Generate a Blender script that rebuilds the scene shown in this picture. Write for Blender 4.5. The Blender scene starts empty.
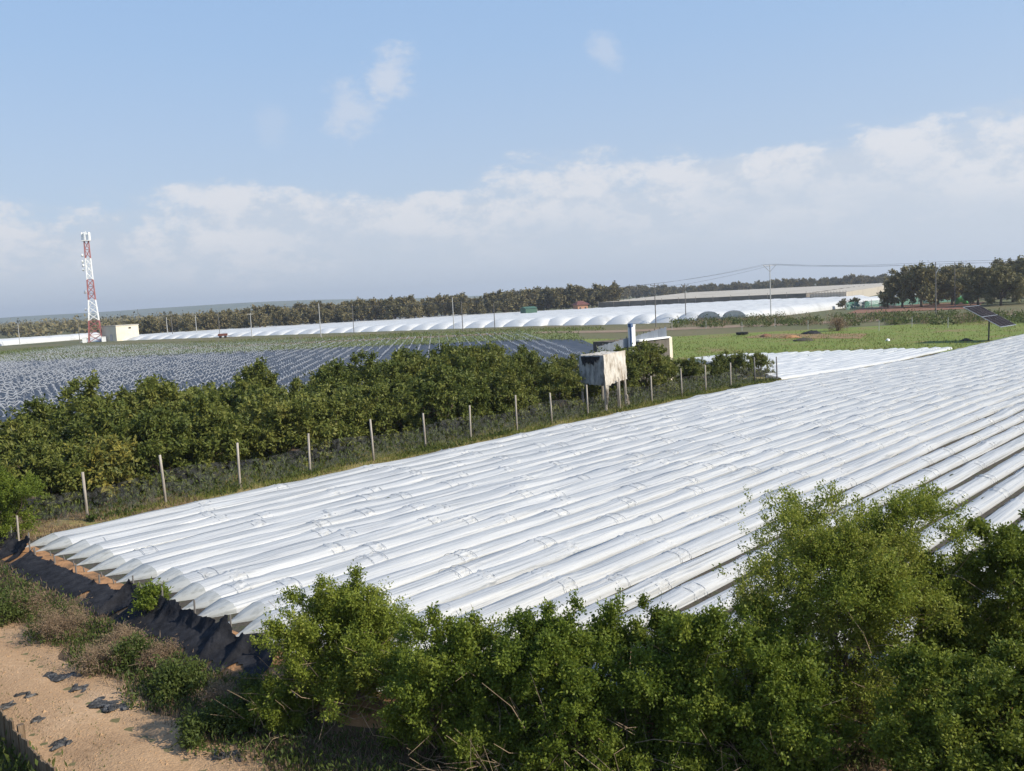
import bpy, math, random
import numpy as np
from mathutils import Matrix, Vector
PI = math.pi
R = math.radians
rng = np.random.default_rng(7)
random.seed(7)
sc = bpy.context.scene
COL = sc.collection

# ------------------------------------------------------------------ camera
EYE = 7.0
HAZE = .00022
F, PITCH, ROLL = 900.0, R(5.5), R(3.0)
FW = Vector((0, math.cos(PITCH), -math.sin(PITCH)))
R0 = Vector((1, 0, 0)); U0 = Vector((0, math.sin(PITCH), math.cos(PITCH)))
RI = R0 * math.cos(ROLL) - U0 * math.sin(ROLL)
UI = R0 * math.sin(ROLL) + U0 * math.cos(ROLL)
cam_d = bpy.data.cameras.new('camera'); cam = bpy.data.objects.new('camera', cam_d)
COL.objects.link(cam); sc.camera = cam
cam_d.sensor_width = 36; cam_d.lens = F / 1024 * 36; cam_d.clip_end = 20000; cam_d.clip_start = 0.1
m3 = Matrix((RI, UI, -FW)).transposed()
cam.matrix_world = Matrix.Translation((0, 0, EYE)) @ m3.to_4x4()

def ray(px, py):
    return FW + RI * ((px - 512) / F) + UI * ((385.5 - py) / F)
def at(px, py, z=0.0):
    """ground point seen at a pixel of the photograph, on the level z"""
    r = ray(px, py); t = (z - EYE) / r.z
    return (r.x * t, r.y * t)
def gat(px, py, dz=0.0):
    """the same on the terrain"""
    z = 0.0
    for _ in range(12):
        q = at(px, py, z + dz); z = float(hgt(*q))
    return (q[0], q[1], z)
def z_at(px, py, dist):
    r = ray(px, py); return EYE + r.z * dist / r.y
def at_d(px, dist):
    """ground point in the direction of a column of the photograph at a given distance"""
    r = ray(px, 300 - (px - 512) * .0524)
    return (r.x / r.y * dist, dist)

# parcel axes: D along the crop rows, N across them
DX, DY = math.sin(R(43.8)), math.cos(R(43.8))
NX, NY = DY, -DX
def ap(a, p): return (a * DX + p * NX, a * DY + p * NY)
def to_ap(x, y): return (x * DX + y * DY, x * NX + y * NY)
def a0(p):
    return 9.4 + np.interp(p, [-12.5, -9, -5, 0, 10], [0, 2.0, 6.2, 10, 16])
def sstep(a, b, x):
    t = np.clip((x - a) / (b - a), 0, 1); return t * t * (3 - 2 * t)
def hgt(x, y):
    x = np.asarray(x, float); y = np.asarray(y, float)
    a = x * DX + y * DY; p = x * NX + y * NY
    u = a0(p) - a
    z = -0.45 * sstep(0.35, 1.9, u)
    z = z + 0.004 * np.clip(y - 350, 0, 450)
    z = z - 0.8 * sstep(48, 92, a) * sstep(0, 24, x) * (1 - .5 * sstep(140, 220, y))
    z = z - .05 * np.exp(-((u - 3.0 - .08 * np.sin(p * .6)) / .14) ** 2) - .05 * np.exp(-((u - 4.25 - .08 * np.sin(p * .6)) / .14) ** 2) + .03 * np.exp(-((u - 3.6) / .35) ** 2)
    near = np.clip(1 - np.hypot(x, y - 15) / 60, 0, 1)
    z = z + near * 0.03 * (np.sin(x * 2.1 + y * .7) * np.sin(y * 1.7 - x * .4)) * (u > 0.4)
    return z

# ------------------------------------------------------------------ object helpers
def tag(o, label=None, cat=None, group=None, kind=None):
    if label: o['label'] = label
    if cat: o['category'] = cat
    if group: o['group'] = group
    if kind: o['kind'] = kind
    return o
def thing(name, label, cat, loc=(0, 0, 0), rz=0.0, group=None):
    o = bpy.data.objects.new(name, None); COL.objects.link(o)
    o.empty_display_size = .1
    o.location = loc; o.rotation_euler = (0, 0, rz)
    return tag(o, label, cat, group)
def mesh(name, V, Fc, mat, smooth=False):
    V = np.asarray(V, np.float32).reshape(-1, 3)
    me = bpy.data.meshes.new(name)
    if isinstance(Fc, np.ndarray):
        k = Fc.shape[1]; nf = len(Fc)
        me.vertices.add(len(V)); me.vertices.foreach_set('co', V.ravel())
        me.loops.add(nf * k); me.loops.foreach_set('vertex_index', Fc.astype(np.int32).ravel())
        me.polygons.add(nf)
        me.polygons.foreach_set('loop_start', np.arange(0, nf * k, k, dtype=np.int32))
        me.polygons.foreach_set('loop_total', np.full(nf, k, np.int32))
        me.update(calc_edges=True)
    else:
        me.from_pydata([tuple(v) for v in V], [], Fc)
    if smooth: me.polygons.foreach_set('use_smooth', np.ones(len(me.polygons), bool))
    for m in (mat if isinstance(mat, list) else [mat]): me.materials.append(m)
    me.update()
    return me
def obj(name, me, parent=None, loc=None, rz=None):
    o = bpy.data.objects.new(name, me); COL.objects.link(o)
    if parent: o.parent = parent
    if loc: o.location = loc
    if rz is not None: o.rotation_euler = (0, 0, rz)
    return o
def dup(root, loc, rz, label=None, group=None, scale=None):
    r = root.copy(); COL.objects.link(r); r.location = loc; r.rotation_euler = (0, 0, rz)
    if scale: r.scale = scale if not isinstance(scale, (int, float)) else (scale,) * 3
    if label: r['label'] = label
    if group: r['group'] = group
    for ch in list(root.children):
        c = ch.copy(); COL.objects.link(c); c.parent = r
        for g in ch.children:
            e = g.copy(); COL.objects.link(e); e.parent = c
    return r

class MB:
    """collects shapes into one mesh"""
    def __init__(s): s.v = []; s.f = []
    def add(s, V, Fs):
        b = len(s.v); s.v += [tuple(v) for v in V]; s.f += [tuple(i + b for i in f) for f in Fs]
    def box(s, c, d, rz=0.0, taper=1.0):
        cx, cy, cz = c; x, y, z = d[0] / 2, d[1] / 2, d[2] / 2
        co, si = math.cos(rz), math.sin(rz); V = []
        for zz, k in ((-z, 1), (z, taper)):
            for xx, yy in ((-x, -y), (x, -y), (x, y), (-x, y)):
                xx *= k; yy *= k
                V.append((cx + xx * co - yy * si, cy + xx * si + yy * co, cz + zz))
        s.add(V, [(3, 2, 1, 0), (4, 5, 6, 7), (0, 1, 5, 4), (1, 2, 6, 5), (2, 3, 7, 6), (3, 0, 4, 7)])
    def tube(s, pts, rad, n=6, cap=True):
        pts = [Vector(p) for p in pts]; k = len(pts)
        if not hasattr(rad, '__len__'): rad = [rad] * k
        V = []; Fs = []
        up = Vector((0, 0, 1))
        for i, p in enumerate(pts):
            t = (pts[min(i + 1, k - 1)] - pts[max(i - 1, 0)]).normalized()
            a = t.cross(up if abs(t.z) < .95 else Vector((1, 0, 0))).normalized(); b = t.cross(a)
            for j in range(n):
                an = 2 * PI * j / n
                V.append(p + (a * math.cos(an) + b * math.sin(an)) * rad[i])
        for i in range(k - 1):
            for j in range(n):
                j2 = (j + 1) % n
                Fs.append((i * n + j, i * n + j2, (i + 1) * n + j2, (i + 1) * n + j))
        if cap: Fs += [tuple(range(n - 1, -1, -1)), tuple(range((k - 1) * n, k * n))]
        s.add(V, Fs)
    def mesh(s, name, mat, smooth=False): return mesh(name, s.v, s.f, mat, smooth)
    def build(s, name, mat, parent=None, smooth=False): return obj(name, s.mesh(name, mat, smooth), parent)

# ------------------------------------------------------------------ materials
MATS = {}
def nodes_of(name):
    m = bpy.data.materials.new(name); m.use_nodes = True
    nt = m.node_tree; nt.nodes.clear()
    return m, nt, nt.nodes.new('ShaderNodeOutputMaterial')
def N(nt, t, **kw):
    n = nt.nodes.new(t)
    for k, v in kw.items():
        if k.startswith('i_'):
            n.inputs[k[2:].replace('_', ' ')].default_value = v
        else: setattr(n, k, v)
    return n
def ramp(nt, stops):
    n = nt.nodes.new('ShaderNodeValToRGB'); e = n.color_ramp.elements
    while len(e) < len(stops): e.new(.5)
    for i, (p, c) in enumerate(stops):
        e[i].position = p; e[i].color = (*c, 1) if len(c) == 3 else c
    return n
def surf(name, stops, scale=3.0, rough=.8, bump=.0, bscale=None, detail=6, stretch=None, metal=0.0, spec=.3, coarse=None, bdist=.05):
    """principled surface, colour from noise through a ramp, bump from finer noise"""
    if name in MATS: return MATS[name]
    m, nt, out = nodes_of(name); L = nt.links.new
    tc = N(nt, 'ShaderNodeTexCoord'); mp = N(nt, 'ShaderNodeMapping')
    L(tc.outputs['Object'], mp.inputs[0])
    if stretch: mp.inputs['Scale'].default_value = stretch
    no = N(nt, 'ShaderNodeTexNoise'); no.inputs['Scale'].default_value = scale; no.inputs['Detail'].default_value = detail
    no.inputs['Roughness'].default_value = .62
    L(mp.outputs[0], no.inputs['Vector'])
    rp = ramp(nt, stops)
    if coarse:
        n2 = N(nt, 'ShaderNodeTexNoise'); n2.inputs['Scale'].default_value = coarse; n2.inputs['Detail'].default_value = 3
        L(mp.outputs[0], n2.inputs['Vector'])
        mx = N(nt, 'ShaderNodeMath', operation='MULTIPLY_ADD'); mx.inputs[1].default_value = .55
        sb = N(nt, 'ShaderNodeMath', operation='MULTIPLY'); sb.inputs[1].default_value = .45
        L(no.outputs['Fac'], sb.inputs[0]); L(n2.outputs['Fac'], mx.inputs[0]); L(sb.outputs[0], mx.inputs[2])
        L(mx.outputs[0], rp.inputs[0])
    else: L(no.outputs['Fac'], rp.inputs[0])
    b = N(nt, 'ShaderNodeBsdfPrincipled'); b.inputs['Roughness'].default_value = rough
    b.inputs['Metallic'].default_value = metal; b.inputs['Specular IOR Level'].default_value = spec
    L(rp.outputs[0], b.inputs['Base Color'])
    if bump:
        n3 = N(nt, 'ShaderNodeTexNoise'); n3.inputs['Scale'].default_value = bscale or scale * 4; n3.inputs['Detail'].default_value = 5
        L(mp.outputs[0], n3.inputs['Vector'])
        bp = N(nt, 'ShaderNodeBump'); bp.inputs['Strength'].default_value = bump; bp.inputs['Distance'].default_value = bdist
        L(n3.outputs['Fac'], bp.inputs['Height']); L(bp.outputs[0], b.inputs['Normal'])
    L(b.outputs[0], out.inputs[0]); MATS[name] = m
    return m
def leaf_mat(name, cols, rough=.55, trans=.3, spec=.18):
    """leaves: each leaf takes its own shade from the ramp"""
    m, nt, out = nodes_of(name); L = nt.links.new
    g = N(nt, 'ShaderNodeNewGeometry'); oi = N(nt, 'ShaderNodeObjectInfo')
    rp = ramp(nt, [(i / max(1, len(cols) - 1), c) for i, c in enumerate(cols)])
    tc = N(nt, 'ShaderNodeTexCoord'); no = N(nt, 'ShaderNodeTexNoise'); no.inputs['Scale'].default_value = 1.1
    L(tc.outputs['Object'], no.inputs['Vector'])
    a = N(nt, 'ShaderNodeMath', operation='MULTIPLY'); a.inputs[1].default_value = .36
    b_ = N(nt, 'ShaderNodeMath', operation='MULTIPLY_ADD'); b_.inputs[1].default_value = 1.0; 
    c_ = N(nt, 'ShaderNodeMath', operation='MULTIPLY_ADD'); c_.inputs[1].default_value = .25
    s_ = N(nt, 'ShaderNodeMath', operation='SUBTRACT'); s_.inputs[1].default_value = .30
    L(g.outputs['Random Per Island'], a.inputs[0]); L(no.outputs['Fac'], b_.inputs[0]); L(a.outputs[0], b_.inputs[2])
    L(oi.outputs['Random'], c_.inputs[0]); L(b_.outputs[0], c_.inputs[2]); L(c_.outputs[0], s_.inputs[0]); L(s_.outputs[0], rp.inputs[0])
    p = N(nt, 'ShaderNodeBsdfPrincipled'); p.inputs['Roughness'].default_value = rough; p.inputs['Specular IOR Level'].default_value = spec
    t = N(nt, 'ShaderNodeBsdfTranslucent'); mx = N(nt, 'ShaderNodeMixShader'); mx.inputs[0].default_value = trans
    L(rp.outputs[0], p.inputs['Base Color']); L(rp.outputs[0], t.inputs['Color'])
    L(p.outputs[0], mx.inputs[1]); L(t.outputs[0], mx.inputs[2]); L(mx.outputs[0], out.inputs[0])
    return m
def plain(name, c, rough=.6, metal=0.0, var=.12):
    lo = tuple(x * (1 - var) for x in c); hi = tuple(min(1, x * (1 + var)) for x in c)
    return surf(name, [(.3, lo), (.7, hi)], scale=2.5, rough=rough, metal=metal, bump=.1)

M_meadow = surf('meadow', [(.34, (.20, .14, .065)), (.42, (.17, .165, .04)), (.5, (.125, .175, .022)), (.62, (.19, .19, .045))], scale=.9, coarse=.13, rough=.9, bump=.5, bscale=4, bdist=.2)
M_ground = surf('ground', [(.32, (.19, .14, .085)), (.44, (.13, .11, .05)), (.56, (.085, .095, .035)), (.68, (.20, .15, .09))], scale=1.2, coarse=.02, rough=.95, bump=.4, bscale=6)
M_bank = surf('bank', [(.3, (.10, .06, .03)), (.5, (.33, .17, .075)), (.7, (.42, .22, .10))], scale=1.4, rough=.95, bump=.8, bscale=9)
M_road = surf('dirt', [(.30, (.19, .115, .06)), (.42, (.32, .20, .11)), (.56, (.39, .25, .14)), (.72, (.48, .325, .20))], scale=9, coarse=.5, rough=.95, bump=.9, bscale=22, bdist=.04)
M_soil = surf('field_soil', [(.3, (.035, .03, .024)), (.5, (.07, .058, .045)), (.62, (.05, .055, .025)), (.8, (.11, .09, .07))], scale=3, rough=.95, bump=.8, bscale=12)
M_bed = surf('planted_bed', [(.3, (.02, .03, .012)), (.5, (.04, .055, .016)), (.7, (.05, .04, .03))], scale=7, rough=.9, bump=1.0, bscale=16)
M_red = surf('red_soil', [(.3, (.15, .065, .04)), (.5, (.22, .10, .06)), (.7, (.16, .12, .06))], scale=.5, rough=.95, bump=.3)
M_track = surf('track', [(.3, (.17, .115, .075)), (.6, (.25, .18, .12)), (.8, (.14, .11, .06))], scale=.5, rough=.95)
M_verge = surf('verge', [(.3, (.15, .13, .035)), (.5, (.30, .22, .09)), (.65, (.16, .17, .045)), (.8, (.36, .25, .12))], scale=2.2, rough=.95, bump=.8, bscale=20)
M_orch = surf('orchard_floor', [(.3, (.05, .035, .02)), (.6, (.11, .07, .04)), (.8, (.2, .12, .07))], scale=2, rough=.95, bump=.6)
M_mulch = surf('mulch', [(.3, (.014, .018, .026)), (.52, (.03, .037, .052)), (.62, (.06, .06, .066)), (.75, (.12, .09, .06))], scale=.8, rough=.55, bump=.8, bscale=5, spec=.25)  # blue of the reflected sky is mixed into the black plastic colour
M_crop = surf('crop_strip', [(.3, (.08, .07, .03)), (.5, (.12, .15, .035)), (.65, (.2, .2, .07)), (.8, (.09, .12, .03))], scale=.7, rough=.9, bump=.6)
M_hill = surf('hill', [(.3, (.06, .075, .035)), (.55, (.10, .11, .05)), (.75, (.16, .15, .09))], scale=.012, rough=.95, bump=.0)
M_conc = surf('concrete', [(.3, (.40, .37, .31)), (.6, (.50, .47, .41)), (.8, (.33, .30, .25))], scale=3, rough=.85, bump=.2)
M_cream = surf('cream_wall', [(.3, (.62, .55, .42)), (.6, (.70, .63, .50)), (.8, (.55, .48, .37))], scale=.7, rough=.85, bump=.1)
M_post = surf('post_wood', [(.3, (.25, .21, .17)), (.6, (.40, .355, .30)), (.8, (.2, .16, .125))], scale=5, rough=.85, bump=.4, stretch=(1, 1, .2))
M_pole = surf('pole_wood', [(.3, (.12, .11, .10)), (.7, (.2, .185, .17))], scale=4, rough=.85, stretch=(1, 1, .1))
M_polec = surf('pole_concrete', [(.3, (.38, .37, .35)), (.7, (.5, .49, .46))], scale=4, rough=.85)
M_darkm = plain('dark_metal', (.05, .05, .055), .5, .6)
M_grey = plain('galvanised', (.42, .43, .45), .45, .6)
M_redp = plain('red_paint', (.33, .115, .105), .7)
M_whitep = plain('white_paint', (.78, .78, .76), .5)
M_bluep = plain('blue_paint', (.06, .11, .22), .5)
M_corr = surf('corrugated', [(.3, (.22, .24, .27)), (.6, (.36, .39, .43)), (.8, (.26, .25, .24))], scale=.8, rough=.5, metal=.5, stretch=(1, 1, .2))
M_bark = surf('bark', [(.3, (.07, .05, .035)), (.6, (.14, .10, .07)), (.8, (.2, .16, .12))], scale=6, rough=.9, bump=.6, stretch=(1, 1, .3))
M_twig = surf('dry_twig', [(.3, (.20, .14, .09)), (.7, (.36, .27, .18))], scale=5, rough=.9)
M_board = surf('old_board', [(.3, (.08, .055, .035)), (.5, (.17, .115, .07)), (.7, (.28, .20, .13))], scale=3.5, rough=.9, bump=.5, stretch=(4, 4, .35))
M_net = None
M_leafA = leaf_mat('leaf_fresh', [(0.0530, 0.0818, 0.0124), (0.1156, 0.1596, 0.0206), (0.2023, 0.2394, 0.0330), (0.3082, 0.2993, 0.0619)], trans=.38)
M_leafB = leaf_mat('leaf_olive', [(0.0697, 0.0980, 0.0155), (0.1486, 0.1912, 0.0269), (0.2415, 0.2696, 0.0392), (0.3251, 0.3039, 0.0826)], trans=.38)
M_leafC = leaf_mat('leaf_dark', [(0.0455, 0.0690, 0.0113), (0.0961, 0.1289, 0.0168), (0.1572, 0.1887, 0.0244), (0.2271, 0.2439, 0.0421)], trans=.32)
M_leafO = leaf_mat('leaf_orchard', [(.05, .07, .015), (.10, .125, .025), (.17, .18, .038), (.25, .225, .06)], rough=.55, trans=.3, spec=.22)
M_leafOy = leaf_mat('leaf_orchard_yellow', [(.04, .06, .015), (.12, .13, .03), (.30, .25, .05), (.42, .33, .08)], rough=.55, trans=.25, spec=.2)
M_leafT = leaf_mat('leaf_oak', [(0.0768, 0.0756, 0.0360), (0.1344, 0.1220, 0.0540), (0.1984, 0.1610, 0.0744), (0.2688, 0.1830, 0.1020)], rough=.6, trans=.15)
M_leafG = leaf_mat('leaf_grove', [(0.0862, 0.0874, 0.0374), (0.1495, 0.1400, 0.0572), (0.2185, 0.1882, 0.0825), (0.2990, 0.2240, 0.1100)], rough=.6, trans=.15)
M_grass = leaf_mat('grass_blade', [(.05, .08, .012), (.11, .15, .025), (.20, .20, .05), (.36, .28, .13)], rough=.6, trans=.3)
M_weed = leaf_mat('weed_leaf', [(.035, .055, .015), (.065, .09, .02), (.10, .125, .03), (.17, .15, .06)], rough=.55, trans=.3)
M_dry = leaf_mat('dry_leaf', [(0.1312, 0.0880, 0.0546), (0.2214, 0.1520, 0.0936), (0.3116, 0.2240, 0.1404), (0.1476, 0.1360, 0.0546)], rough=.8, trans=.25)

def plastic(name, base, dirt, translucent=.3, clear=.06, rough=.32, wrinkle=(0.25, 14, 1), bump=.5, bd=.02, axis_rot=0.0):
    """thin white film: diffuse + light shining through + gloss, dust in long streaks"""
    m, nt, out = nodes_of(name); L = nt.links.new
    tc = N(nt, 'ShaderNodeTexCoord'); mp = N(nt, 'ShaderNodeMapping'); mp.inputs['Scale'].default_value = wrinkle
    L(tc.outputs['Object'], mp.inputs[0])
    oi = N(nt, 'ShaderNodeObjectInfo'); sh = N(nt, 'ShaderNodeVectorMath', operation='ADD')
    sc_ = N(nt, 'ShaderNodeMath', operation='MULTIPLY'); sc_.inputs[1].default_value = 300
    L(oi.outputs['Random'], sc_.inputs[0]); L(mp.outputs[0], sh.inputs[0]); L(sc_.outputs[0], sh.inputs[1])
    no = N(nt, 'ShaderNodeTexNoise'); no.inputs['Scale'].default_value = 1; no.inputs['Detail'].default_value = 6; no.inputs['Roughness'].default_value = .65
    L(sh.outputs[0], no.inputs['Vector'])
    rp = ramp(nt, [(.30, dirt), (.40, tuple((a + b) / 2 for a, b in zip(base, dirt))), (.50, base)])
    L(no.outputs['Fac'], rp.inputs[0])
    p = N(nt, 'ShaderNodeBsdfPrincipled'); p.inputs['Roughness'].default_value = rough; p.inputs['Specular IOR Level'].default_value = .55
    L(rp.outputs[0], p.inputs['Base Color'])
    bp = N(nt, 'ShaderNodeBump'); bp.inputs['Strength'].default_value = bump; bp.inputs['Distance'].default_value = bd
    L(no.outputs['Fac'], bp.inputs['Height']); L(bp.outputs[0], p.inputs['Normal'])
    t = N(nt, 'ShaderNodeBsdfTranslucent'); L(rp.outputs[0], t.inputs[0])
    tr = N(nt, 'ShaderNodeBsdfTransparent')
    m1 = N(nt, 'ShaderNodeMixShader'); m1.inputs[0].default_value = translucent
    m2 = N(nt, 'ShaderNodeMixShader'); m2.inputs[0].default_value = clear
    L(p.outputs[0], m1.inputs[1]); L(t.outputs[0], m1.inputs[2]); L(m1.outputs[0], m2.inputs[1]); L(tr.outputs[0], m2.inputs[2])
    L(m2.outputs[0], out.inputs[0])
    return m
M_film = plastic('white_film', (.81, .81, .805), (.44, .465, .49), wrinkle=(.16, 16, 10), clear=.05, bump=.9, bd=.025, translucent=.42)
M_film_end = plastic('film_end_shaded', (.62, .63, .61), (.42, .43, .41), wrinkle=(2, 7, 7), clear=.12, translucent=.4)  # greyer copy of the film, shading of the gathered ends put into its colour
M_film2 = plastic('white_film_far', (.76, .76, .755), (.54, .56, .58), wrinkle=(.3, 4, 3), clear=.03)
M_bigfilm = plastic('big_tunnel_film', (.76, .76, .75), (.58, .58, .57), wrinkle=(.25, .25, .25), clear=.02, rough=.4)
M_bigend = plastic('big_tunnel_end', (.70, .73, .68), (.60, .63, .58), wrinkle=(.6, .6, .6), translucent=.5, clear=.3, rough=.5)
M_bigend2 = plastic('big_tunnel_end_white', (.64, .65, .62), (.52, .53, .50), wrinkle=(.6, .6, .6), clear=.03, rough=.5)
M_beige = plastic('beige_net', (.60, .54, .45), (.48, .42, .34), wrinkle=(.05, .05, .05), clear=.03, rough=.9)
M_hoopw = plastic('gathered_film', (.62, .66, .70), (.40, .44, .48), wrinkle=(3, 3, 3), clear=.0)

def net(name, c, density, scale=90):
    """woven netting: threads with holes between them"""
    m, nt, out = nodes_of(name); L = nt.links.new
    tc = N(nt, 'ShaderNodeTexCoord'); no = N(nt, 'ShaderNodeTexNoise'); no.inputs['Scale'].default_value = scale; no.inputs['Detail'].default_value = 2
    L(tc.outputs['Object'], no.inputs['Vector'])
    mr = N(nt, 'ShaderNodeMapRange'); mr.inputs['From Min'].default_value = .35; mr.inputs['From Max'].default_value = .65
    mr.inputs['To Min'].default_value = max(0, density - .2); mr.inputs['To Max'].default_value = density + .2
    L(no.outputs['Fac'], mr.inputs[0])
    p = N(nt, 'ShaderNodeBsdfPrincipled'); p.inputs['Base Color'].default_value = (*c, 1); p.inputs['Roughness'].default_value = .7
    tr = N(nt, 'ShaderNodeBsdfTransparent'); mx = N(nt, 'ShaderNodeMixShader')
    L(mr.outputs[0], mx.inputs[0]); L(tr.outputs[0], mx.inputs[1]); L(p.outputs[0], mx.inputs[2]); L(mx.outputs[0], out.inputs[0])
    return m
M_wire = net('wire_mesh', (.08, .08, .08), .13, 6)
M_black = surf('black_net', [(.3, (.012, .012, .014)), (.6, (.03, .03, .034)), (.8, (.06, .055, .05))], scale=3, rough=.9, bump=.5, bscale=8, spec=.08)
M_brown = surf('brown_sacking', [(.3, (.10, .07, .045)), (.6, (.17, .12, .08)), (.8, (.24, .18, .12))], scale=3, rough=.9, bump=.5, bscale=30)
M_teal = net('teal_net', (.10, .27, .22), .6, 3)
M_greyn = surf('black_plastic', [(.3, (.025, .024, .024)), (.55, (.07, .068, .066)), (.72, (.19, .18, .17))], scale=9, rough=.7, bump=1.0, bscale=16, spec=.15)
M_tarp = surf('pale_sacking', [(.36, (.22, .17, .12)), (.48, (.46, .41, .34)), (.62, (.60, .56, .49))], scale=3.4, rough=.85, bump=.6, bscale=7, stretch=(1, 1, .35))
M_tarp_shade = surf('shaded_sacking', [(.34, (.09, .085, .08)), (.5, (.27, .265, .26)), (.7, (.46, .45, .42))], scale=2.6, rough=.85, bump=.6, bscale=7, stretch=(1, 1, .35))  # copy of the pale sacking with the unlit sides' shade in its colour

# ------------------------------------------------------------------ foliage
def unit(v): return v / np.maximum(np.linalg.norm(v, axis=-1, keepdims=True), 1e-9)
def leaf_quads(pos, axis, length, width, rg, up=.6):
    n = len(pos)
    rnd = unit(rg.normal(size=(n, 3)) + np.array([0, 0, up]))
    side = unit(np.cross(axis, rnd)); nor = np.cross(side, axis)
    L = (length * rg.uniform(.6, 1.25, n))[:, None]; W = (width * rg.uniform(.6, 1.25, n))[:, None]
    b = pos; tip = pos + axis * L
    mid = pos + axis * L * .5 + nor * W * .18
    V = np.stack([b, mid + side * W * .5, tip, mid - side * W * .5], 1).reshape(-1, 3)
    return V, np.arange(4 * n).reshape(-1, 4)
def crown(rg, lobes, clumps, twigs, leaves, leaf, csize=.25, tsize=.10, droop=0.0, shell=(.72, 1.06), updir=.35, inner=.28):
    """leaves round twigs, twigs in clumps, clumps spread over uneven lobes; returns verts, faces, clump centres"""
    lobes = np.array(lobes, float); w = lobes[:, 3] * lobes[:, 4] + lobes[:, 3] * lobes[:, 5]; w /= w.sum()
    li = rg.choice(len(lobes), clumps, p=w); lb = lobes[li]
    dr = rg.normal(size=(clumps, 3)); dr[:, 2] += .25; dr = unit(dr)
    rr = np.where(rg.random(clumps) < inner, rg.uniform(.1, .7, clumps), rg.uniform(shell[0] ** 2, shell[1] ** 2, clumps) ** .5) * (1 + .22 * rg.normal(size=clumps) * .6)
    cc = lb[:, :3] + dr * lb[:, 3:6] * rr[:, None]
    cr = csize * lb[:, 3:6].mean(1) * rg.uniform(.6, 1.4, clumps)
    ci = rg.integers(0, clumps, twigs)
    off = rg.normal(size=(twigs, 3)) * .55
    tc_ = cc[ci] + off * cr[ci][:, None]
    td = unit(dr[ci] * .6 + off * .5 + rg.normal(size=(twigs, 3)) * .45 + np.array([0, 0, updir]))
    ti = rg.integers(0, twigs, leaves)
    pos = tc_[ti] + td[ti] * rg.uniform(-1, 1, leaves)[:, None] * tsize + rg.normal(size=(leaves, 3)) * tsize * .35
    ax = unit(td[ti] * .5 + rg.normal(size=(leaves, 3)) * .6 + np.array([0, 0, -droop]))
    V, Fq = leaf_quads(pos, ax, leaf[0], leaf[1], rg)
    return V, Fq, cc
def limbs(rg, base, targets, r0, split=.35, n=5, wob=.12, multi=1):
    mb = MB()
    base = np.array(base, float)
    for i, t in enumerate(targets):
        b = base + np.array([rg.normal() * .12, rg.normal() * .12, 0]) * (multi > 1)
        t = np.array(t, float); k = 5; pts = []
        for j in range(k + 1):
            f = j / k
            q = b * (1 - f) + t * f
            q[2] = b[2] + (t[2] - b[2]) * (f ** .8)
            if 0 < j: q += rg.normal(size=3) * wob * (.3 + f * .7) * np.array([1, 1, .4])
            pts.append(q)
        mb.tube(pts, [r0 * (1 - .85 * j / k) for j in range(k + 1)], n, cap=False)
    return mb
def plant(name, label, cat, loc, rg, lobes, clumps, twigs, leaves, leaf, mat, group=None, trunk_r=.05, nlimbs=10, twig_mat=None, bare=0, parts=('foliage', 'stem'), base_z=0.0, trunk=None, **kw):
    t = thing(name, label, cat, loc, 0, group)
    V, Fq, cc = crown(rg, lobes, clumps, twigs, leaves, leaf, **kw)
    V[:, 2] = np.maximum(V[:, 2], .01)
    obj(parts[0], mesh(parts[0], V, Fq, mat), t)
    sel = cc[rg.choice(len(cc), min(nlimbs, len(cc)), replace=False)]
    if trunk:
        fork, rt = trunk
        mb = MB(); mb.tube([(0, 0, -.1), (.02 * fork, .01, fork * .5), (0, .03 * fork, fork)], [rt * 1.3, rt, rt * .85], 8)
        m2 = limbs(rg, (0, .03 * fork, fork * .95), sel, rt * .55, multi=1, wob=.08 * fork)
        mb.add(m2.v, m2.f)
    else: mb = limbs(rg, (0, 0, -.05), sel, trunk_r, multi=2, wob=.1)
    obj(parts[1], mb.mesh(parts[1], twig_mat or M_bark, True), t)
    if bare:
        mb = MB()
        for _ in range(bare):
            lb = lobes[rg.integers(len(lobes))]
            an = rg.uniform(0, 2 * PI); r = rg.uniform(.2, 1.0)
            b = np.array([lb[0] + math.cos(an) * lb[3] * r * .7, lb[1] + math.sin(an) * lb[4] * r * .7, rg.uniform(.02, .8 * lb[2])])
            d = unit(np.array([math.cos(an) * .7 + rg.normal() * .4, math.sin(an) * .7 + rg.normal() * .4, rg.uniform(-.3, 1.0)])[None])[0]
            L = rg.uniform(.3, 1.0)
            mid = b + d * L * .5 + rg.normal(size=3) * .06
            mb.tube([b, mid, b + d * L + rg.normal(size=3) * .1], [.007, .005, .003], 3, cap=False)
        obj('dry_twigs', mb.mesh('dry_twigs', M_twig), t)
    return t

# ------------------------------------------------------------------ ground
def sheet(name, fn, nu, nv, mat, dz, kind='structure', smooth=True):
    """fn(u, v in 0..1) -> x, y ; follows the terrain dz above it"""
    uu, vv = np.meshgrid(np.linspace(0, 1, nu + 1), np.linspace(0, 1, nv + 1))
    x, y = fn(uu, vv); z = hgt(x, y) + dz
    V = np.stack([x, y, z], -1).reshape(-1, 3)
    i = np.arange(nv)[:, None] * (nu + 1) + np.arange(nu)[None]
    i = i.ravel(); Fq = np.stack([i, i + 1, i + nu + 2, i + nu + 1], 1)
    o = obj(name, mesh(name, V, Fq, mat, smooth)); o['kind'] = kind
    return o
def quad(c0, c1, c2, c3):
    c0, c1, c2, c3 = map(np.array, (c0, c1, c2, c3))
    def fn(u, v):
        q = [(c0[k] * (1 - u) + c1[k] * u) * (1 - v) + (c3[k] * (1 - u) + c2[k] * u) * v for k in (0, 1)]
        return q[0], q[1]
    return fn
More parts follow.
